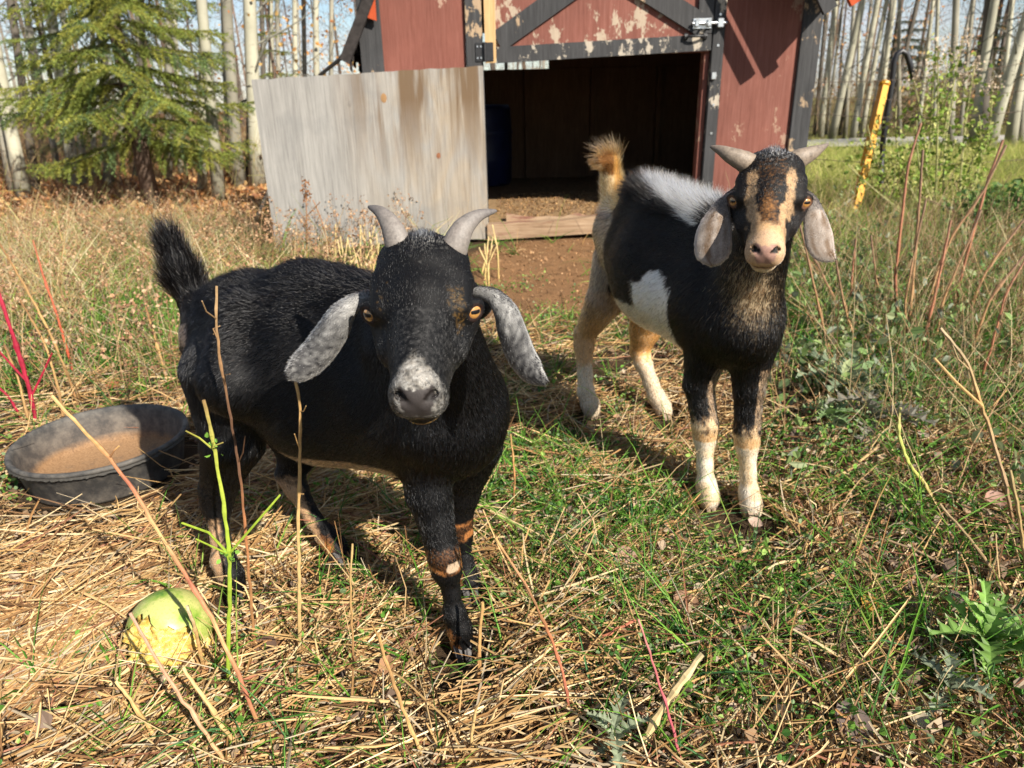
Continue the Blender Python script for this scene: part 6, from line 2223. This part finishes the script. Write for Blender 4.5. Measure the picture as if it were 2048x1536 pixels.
# ================================================================ straw, grass, weeds
def ribbons(P, d, bend, L, w, col, g, vfold=.35, seg=3, side=None, taper=.25):
    """many thin folded blades in one mesh: returns V, F4, C"""
    n = len(P)
    s = nz(np.cross(d, g.normal(0, 1, (n, 3)))) if side is None else side
    t = np.linspace(0, 1, seg + 1)
    V = np.zeros((n, seg + 1, 3, 3))
    for k, tt in enumerate(t):
        c = P + d * (L * tt)[:, None] + bend * (L * tt * tt)[:, None]
        dd = nz(d + 2 * bend * tt)
        ss = nz(s - dd * (s * dd).sum(1)[:, None])
        u = np.cross(dd, ss)
        ww = (w * (1 - (1 - taper) * tt ** 1.6))[:, None] * .5
        V[:, k, 0] = c - ss * ww
        V[:, k, 1] = c + u * ww * vfold * 2
        V[:, k, 2] = c + ss * ww
    o = np.arange(n)[:, None] * (3 * (seg + 1))
    F = []
    for k in range(seg):
        a = 3 * k
        F.append(o + np.array([[a, a + 1, a + 4, a + 3]]))
        F.append(o + np.array([[a + 1, a + 2, a + 5, a + 4]]))
    C = np.repeat(col, 3 * (seg + 1), 0)
    return V.reshape(-1, 3), np.concatenate(F), C


def pick(g, n, pal, wts=None):
    pal = np.array(pal, float)
    i = g.choice(len(pal), n, p=None if wts is None else np.array(wts) / np.sum(wts))
    return np.clip(pal[i] * g.uniform(.72, 1.28, (n, 1)), 0, .9)


def in_view(P, pad=120):
    q = pixel_xy(P)
    z = (P - CP) @ _fwd
    return (z > .15) & (q[:, 0] > -pad) & (q[:, 0] < 2048 + pad) & (q[:, 1] < 1536 + pad)


def px_field(P, spots, base=0.0):
    """weights laid out over the ground: (px,py,radius m,value) give where a plant community grows"""
    out = np.full(len(P), base, float)
    for (x, y, r, v) in spots:
        c = G(x, y)
        d = np.linalg.norm(P[:, :2] - c[:2], axis=1) / r
        out += v * np.exp(-d * d)
    return out


def emit(name, V, F, C, mat, label):
    tag(link(name, mesh_from(name, V, F, C), mat), label, None, None, 'stuff')


STRAW = [(.46, .29, .12), (.56, .39, .19), (.36, .20, .08), (.22, .115, .05), (.42, .34, .23), (.66, .51, .29), (.32, .14, .08)]
GREEN = [(.085, .22, .025), (.14, .30, .035), (.05, .14, .022), (.24, .36, .06), (.08, .20, .07)]
gr = np.random.default_rng(99)


def ground_pts(n, x0, x1, y0, y1):
    P = np.stack([gr.uniform(x0, x1, n), gr.uniform(y0, y1, n), np.zeros(n)], 1)
    P[:, 2] = ground_h(P[:, 0], P[:, 1])
    return P


def keep_off(P, z_ok=True):
    """nothing grows through the tub, the melon, the shed floor or the threshold"""
    k = np.linalg.norm(P[:, :2] - np.array([-1.0, 1.575]), axis=1) > .20
    for f in FEET:
        k &= np.linalg.norm((P[:, :2] - f[:2] - np.array([0, -.055])) / np.array([.055, .10]), axis=1) > 1
    k &= np.linalg.norm(P[:, :2] - G(352, 1312)[:2], axis=1) > .058
    k &= ~((P[:, 0] > -.86) & (P[:, 0] < 1.86) & (P[:, 1] > SY - .09))
    return k


def straw():
    # matted straw of the foreground
    P = ground_pts(150000, -1.9, 1.9, .42, 2.7)
    wgt = px_field(P, [(200, 1250, .45, 1.3), (500, 1450, .35, 1.0), (330, 1020, .35, .9), (750, 1400, .35, .9), (1150, 1380, .35, .5), (620, 1000, .3, .4), (1250, 820, .3, .55), (1550, 1400, .5, .45), (1350, 1250, .35, .4), (1750, 1250, .4, .35), (150, 900, .35, .5), (1900, 1000, .5, .45), (1600, 950, .3, .4), (1100, 720, .35, .3)], .10)
    wgt *= .15 + 1.6 * sstep(.25, .75, vnoise(P, 5.5, 41))
    wgt *= np.clip(1.6 - .38 * P[:, 1], .35, 1.3)
    k = (gr.random(len(P)) < wgt * .62) & in_view(P) & keep_off(P)
    P = P[k]
    n = len(P)
    right = sstep(.1, .7, P[:, 0])
    # combed by trampling: a local direction with scatter
    th = np.where(gr.random(n) < .6, (.55 + 1.6 * (vnoise(P, 2.4, 44) - .4)) + gr.normal(0, .45, n), gr.uniform(0, 6.28, n))
    flip = gr.random(n) < .5
    th = th + np.where(flip, math.pi, 0)
    el = gr.normal(.02, .10, n) + (gr.random(n) < .07) * gr.uniform(.1, .7, n)
    d = np.stack([np.cos(th) * np.cos(el), np.sin(th) * np.cos(el), np.sin(el)], 1)
    L = gr.uniform(.04, .19, n) * (1 - .3 * right)
    P[:, 2] += gr.uniform(.001, .012, n) + .034 * gr.random(n) * sstep(.35, .75, vnoise(P, 6.5, 47)) + np.maximum(0, -d[:, 2] * L)
    crook = np.where(gr.random(n) < .45, 2.6, .9)[:, None]
    bend = np.stack([gr.normal(0, .13, n), gr.normal(0, .13, n), gr.normal(-.01, .07, n)], 1) * crook
    E = P + d * L[:, None]
    tub = np.array([-1.0, 1.575])
    ok = (np.linalg.norm(E[:, :2] - tub, axis=1) > .205) & (np.linalg.norm((P + E)[:, :2] / 2 - tub, axis=1) > .205)
    for f in FEET:
        for Q in (P, P * .75 + E * .25, (P + E) / 2, P * .25 + E * .75, E):
            ok &= (np.linalg.norm((Q[:, :2] - f[:2] - np.array([0, -.03])) / np.array([.036, .055]), axis=1) > 1)
    P, d, L, bend, right = P[ok], d[ok], L[ok], bend[ok], right[ok]
    n = len(P)
    w = gr.uniform(.0016, .0048, n)
    c = pick(gr, n, STRAW, [3, 3, 2.6, 2.0, 1.4, 1.6, .5])
    c *= (1 - .22 * right * gr.random(n))[:, None]
    V, F, C = ribbons(P, d, bend, L, w, c, gr, .5, 3, taper=.6)
    V[:, 2] = np.maximum(V[:, 2], .001)
    emit('straw', V, F, C, MAT_STRAW, 'golden straw matted over the pasture floor')
    # crumbled brown leaf and chaff
    P = ground_pts(120000, -1.6, 2.0, .42, 3.0)
    wgt = px_field(P, [(1600, 1400, .55, .9), (1800, 1100, .6, .9), (1350, 1250, .4, .7), (1150, 1400, .35, .6), (1250, 900, .35, .5), (300, 1300, .5, .3), (1000, 1450, .3, .5)], .16)
    k = (gr.random(len(P)) < wgt * .5) & in_view(P) & keep_off(P)
    P = P[k]
    n = len(P)
    P[:, 2] += gr.uniform(.004, .03, n)
    c = pick(gr, n, [(.28, .18, .10), (.34, .24, .15), (.20, .13, .08), (.38, .29, .20), (.30, .16, .08), (.16, .11, .08)])
    o = leafcards(P, gr.uniform(.004, .013, n) * np.where(gr.random(n) < .08, 2.2, 1), c, 'leaf_chaff', None, gr, MAT_STRAW, (0, 0, .1))
    tag(o, 'crumbled dry leaves and chaff among the straw', None, None, 'stuff')


def grass():
    # short and middling green blades near the goats
    P = ground_pts(170000, -2.4, 2.9, .42, 4.4)
    wgt = px_field(P, [(680, 1230, .26, .8), (860, 1130, .22, .9), (1050, 950, .32, 1.0), (1200, 1040, .32, 1.0), (1430, 1120, .34, 1.3), (1650, 1330, .30, 1.2), (1500, 1250, .3, .7), (1250, 1200, .2, .6), (1700, 620, .55, 1.4), (1850, 560, .6, 1.3), (1100, 680, .25, .4), (250, 620, .5, .8),
                       (120, 560, .5, .7), (300, 730, .3, .7), (1750, 1150, .35, .6), (1560, 480, .6, 1.2), (560, 1420, .2, .5), (430, 1420, .18, .4), (2000, 700, .6, .8), (1950, 850, .4, .4), (60, 760, .3, .6), (1060, 510, .2, .5), (700, 1080, .2, .35)], .05)
    wgt *= (.35 + 1.3 * vnoise(P, 6, 51)) * (1 - dirt_zone(P[:, 0], P[:, 1]) * .93)
    k = (gr.random(len(P)) < wgt * .46) & in_view(P) & keep_off(P)
    P = P[k]
    # most blades stand in tufts: several leave one crown, tall in the middle of a good tuft
    single = gr.random(len(P)) < .35
    crown = P[~single][::9]
    vig = gr.uniform(.6, 1.9, len(crown)) ** 1.3
    many = np.clip((vig * 9).astype(int), 4, 24)
    T = np.repeat(crown, many, 0)
    T[:, :2] += gr.normal(0, .009, (len(T), 2))
    T = T[keep_off(T)]
    P1 = P[single]
    tall = np.concatenate([np.ones(len(P1)) * .8, np.repeat(vig, many)[:len(T)] * .9])
    P = np.concatenate([P1, T])
    n = len(P)
    far = sstep(1.6, 3.5, P[:, 1])
    th = gr.uniform(0, 6.28, n)
    el = gr.uniform(.25, 1.4, n)
    d = np.stack([np.cos(th) * np.cos(el), np.sin(th) * np.cos(el), np.sin(el)], 1)
    L = (gr.uniform(.03, .09, n) + (gr.random(n) < .3) * gr.uniform(.02, .08, n)) * (1 + .7 * far) * tall
    bend = np.stack([np.cos(th) * .3, np.sin(th) * .3, -gr.uniform(.15, .75, n)], 1) * gr.uniform(.4, 1.2, (n, 1))
    w = gr.uniform(.0018, .0050, n) * (1 + .3 * far)
    c = pick(gr, n, GREEN, [3, 3, 2, 2, 1])
    dry = gr.random(n) < .13 + .12 * far
    c[dry] = pick(gr, int(dry.sum()), STRAW)
    V, F, C = ribbons(P, d, bend, L, w, c, gr, .45, 3, taper=.1)
    V[:, 2] = np.maximum(V[:, 2], .002)
    emit('grass', V, F, C, MAT_LEAF, 'short green grass growing through the straw')
    # small-leaved creeping weeds
    P = ground_pts(110000, -1.9, 2.4, .42, 3.6)
    wgt = px_field(P, [(1050, 940, .30, 1.0), (1150, 1000, .28, .9), (1250, 960, .3, .8), (960, 1010, .2, .7), (1420, 1180, .3, .7), (1640, 860, .35, 1.0), (1700, 780, .3, .9), (420, 1330, .12, .6), (820, 1220, .2, .4), (1560, 1250, .3, .5), (60, 960, .2, .6), (250, 590, .3, .7), (1080, 610, .3, .7), (1600, 1180, .3, .4)], .02)
    wgt *= 1.9 * sstep(.42, .8, vnoise(P, 7, 61))
    k = (gr.random(len(P)) < wgt * .75) & in_view(P) & keep_off(P)
    P = P[k]
    n = len(P)
    P[:, 2] += gr.uniform(.004, .055, n)
    c = pick(gr, n, [(.10, .24, .03), (.16, .33, .05), (.06, .16, .03), (.26, .38, .09), (.18, .26, .12)])
    o = leafcards(P, gr.uniform(.005, .012, n), c, 'creeping_weed', None, gr, MAT_LEAF, (0, 0, .35))
    tag(o, 'small leaved green weeds creeping over the straw', None, None, 'stuff')


def tall_grass():
    """dry standing grass at the left, meadow at the right, edges of the wood"""
    parts = []
    P = ground_pts(70000, -4.6, -.3, 2.0, 8.2)
    wgt = px_field(P, [(60, 480, .9, 1.2), (150, 430, 1.1, 1.0), (250, 520, .7, .7), (60, 620, .5, .9), (330, 430, .7, .5), (450, 430, .8, .4), (180, 650, .5, .4)], .05)
    wgt *= (.15 + 1.7 * sstep(.3, .7, vnoise(P, 2.6, 71))) * sstep(5.6, 4.3, P[:, 1])
    k = (gr.random(len(P)) < wgt * .5) & in_view(P) & keep_off(P)
    parts.append((P[k], (.18, .45), STRAW[:3] + [(.56, .46, .27), (.42, .40, .18), (.26, .30, .09), (.62, .53, .33), (.36, .30, .20)], [2, 3, 1, 3, 2, 1.6, 2, 2]))
    P = ground_pts(80000, 1.5, 8.5, 3.6, 11.3)
    wgt = np.full(len(P), .55) * (.4 + 1.2 * vnoise(P, 2.5, 72))
    k = (gr.random(len(P)) < wgt * .55) & in_view(P) & keep_off(P)
    parts.append((P[k], (.10, .28), [(.40, .42, .10), (.30, .36, .07), (.52, .48, .17), (.22, .30, .05), (.60, .52, .24)], [3, 3, 2, 2, 1.5]))
    P = ground_pts(34000, -4.2, -.95, 3.0, 7.0)
    k = (gr.random(len(P)) < .35 * sstep(6.2, 4.6, P[:, 1])) & in_view(P) & keep_off(P)
    parts.append((P[k], (.10, .26), [(.22, .26, .06), (.34, .30, .12), (.16, .19, .05), (.42, .33, .16)], [2, 2, 1, 1.4]))
    P = ground_pts(60000, -3.2, -.35, 1.75, 4.6)
    wgt = sstep(.45, .75, vnoise(P, 2.3, 78)) * .8
    k = (gr.random(len(P)) < wgt * .6) & in_view(P) & keep_off(P)
    parts.append((P[k], (.06, .17), [(.12, .26, .04), (.20, .32, .06), (.30, .38, .10), (.08, .17, .03)], [2, 2, 1, 1]))
    VV, FF, CC, o = [], [], [], 0
    for P, (l0, l1), pal, wt in parts:
        n = len(P)
        th = gr.uniform(0, 6.28, n)
        el = np.clip(gr.normal(1.15, .25, n), .3, 1.55)
        d = np.stack([np.cos(th) * np.cos(el), np.sin(th) * np.cos(el), np.sin(el)], 1)
        L = gr.uniform(l0, l1, n)
        bend = np.stack([np.cos(th) * .25, np.sin(th) * .25, -gr.uniform(.0, .5, n)], 1)
        tone = .55 + .95 * vnoise(P, 2.2, 75)
        V, F, C = ribbons(P, d, bend, L, gr.uniform(.003, .006, n), pick(gr, n, pal, wt) * tone[:, None], gr, .4, 2, taper=.15)
        VV.append(V); FF.append(F + o); CC.append(C); o += len(V)
    emit('tall_grass', np.concatenate(VV), np.concatenate(FF), np.concatenate(CC), MAT_LEAF, 'tall dry and green grass round the shed')
    # wood chips, droppings and straw on the bare soil
    P = ground_pts(9000, -.5, 1.5, 2.6, 4.5)
    k = (gr.random(len(P)) < .5) & keep_off(P) & (dirt_zone(P[:, 0], P[:, 1]) > .15)
    P = P[k]
    P[:, 2] += .004
    n = len(P)
    o = leafcards(P, gr.uniform(.004, .014, n), pick(gr, n, [(.34, .19, .09), (.40, .25, .13), (.18, .10, .05), (.27, .15, .07)]), 'chips', None, gr, MAT_STRAW, (0, 0, .05))
    tag(o, 'wood chips and bits of straw on the bare soil before the door', None, None, 'stuff')
    P = np.stack([gr.uniform(-.08, 1.15, 5000), gr.uniform(SY + .05, SY + 1.3, 5000), np.full(5000, .131)], 1)
    o = leafcards(P, gr.uniform(.006, .016, 5000), pick(gr, 5000, [(.28, .16, .07), (.34, .21, .09), (.18, .10, .05)]), 'bedding', None, gr, MAT_STRAW, (0, 0, .05))
    tag(o, 'straw bedding on the shed floor', None, None, 'stuff')


def tangle():
    """fine dry stems and leafy weeds at the right, behind and beside the brown stems"""
    P = ground_pts(16000, .45, 3.6, 1.1, 5.2)
    wgt = px_field(P, [(1800, 640, .45, 1.0), (1950, 700, .5, 1.0), (1700, 560, .5, .6), (1990, 900, .35, .8), (1900, 520, .8, 1.0), (2040, 600, .5, 1.0), (1760, 820, .25, .6)], .02)
    k = (gr.random(len(P)) < wgt * .62) & in_view(P) & keep_off(P)
    P = P[k]
    n = len(P)
    th = gr.uniform(0, 6.28, n)
    el = np.clip(gr.normal(1.0, .42, n), .05, 1.5)
    d = np.stack([np.cos(th) * np.cos(el), np.sin(th) * np.cos(el), np.sin(el)], 1)
    bend = gr.normal(0, .22, (n, 3))
    V, F, C = ribbons(P, d, bend, gr.uniform(.08, .42, n), gr.uniform(.0014, .0034, n), pick(gr, n, [(.36, .22, .11), (.48, .34, .18), (.24, .14, .08), (.54, .42, .24), (.30, .28, .12)]), gr, .6, 3, taper=.4)
    V[:, 2] = np.maximum(V[:, 2], .002)
    emit('dry_stems', V, F, C, MAT_STRAW, 'tangle of fine dry weed stems beside the brown stems')
    # leafy weeds: stems carrying small green leaves
    P = ground_pts(4200, .55, 3.6, 1.2, 5.4)
    wgt = px_field(P, [(1680, 650, .4, 1.0), (1800, 600, .5, .8), (1950, 640, .5, .8), (1650, 780, .25, 1.0), (1900, 520, .8, .9), (1760, 760, .25, .8), (1980, 820, .4, .5), (1620, 560, .3, .9)], .02)
    k = (gr.random(len(P)) < wgt * .22) & in_view(P) & keep_off(P)
    P = P[k]
    h = gr.uniform(.06, .24, len(P))
    m = 15
    Q = np.repeat(P, m, 0)
    u = gr.random(len(Q))
    Q[:, 2] += u * np.repeat(h, m)
    Q[:, :2] += gr.normal(0, .028, (len(Q), 2))
    c = pick(gr, len(Q), [(.16, .25, .08), (.22, .31, .10), (.13, .19, .08), (.28, .32, .16), (.24, .27, .19)])
    o = leafcards(Q, gr.uniform(.010, .026, len(Q)), c, 'leafy_weeds', None, gr, MAT_LEAF, (0, 0, .2), 1.7)
    tag(o, 'knee high green leafy weeds among the brown stems', None, None, 'stuff')
    # sprinkle of dried flower heads over the dry grass at the left
    P = ground_pts(1500, -3.4, -.5, 1.9, 5.2)
    P = P[in_view(P)]
    P = P[keep_off(P)]
    n = len(P)
    h = gr.uniform(.12, .34, n)
    d = nz(np.stack([gr.normal(0, .18, n), gr.normal(0, .18, n), np.ones(n)], 1))
    V, F, C = ribbons(P, d, gr.normal(0, .08, (n, 3)), h, np.full(n, .0026), pick(gr, n, [(.30, .17, .09), (.40, .26, .14), (.20, .12, .07)]), gr, .6, 3, taper=.6)
    emit('seed_stems', V, F, C, MAT_STRAW, 'brown dried flower stems over the grass at the left')
    T = P + d * h[:, None]
    Q = np.repeat(T, 9, 0) + gr.normal(0, .014, (n * 9, 3))
    o = leafcards(Q, gr.uniform(.006, .014, len(Q)), pick(gr, len(Q), [(.34, .19, .10), (.44, .29, .17), (.24, .13, .07)]), 'dried_flowers', None, gr, MAT_STRAW)
    tag(o, 'dried brown flower heads over the grass at the left', None, None, 'stuff')


straw()
grass()
tangle()
tall_grass()
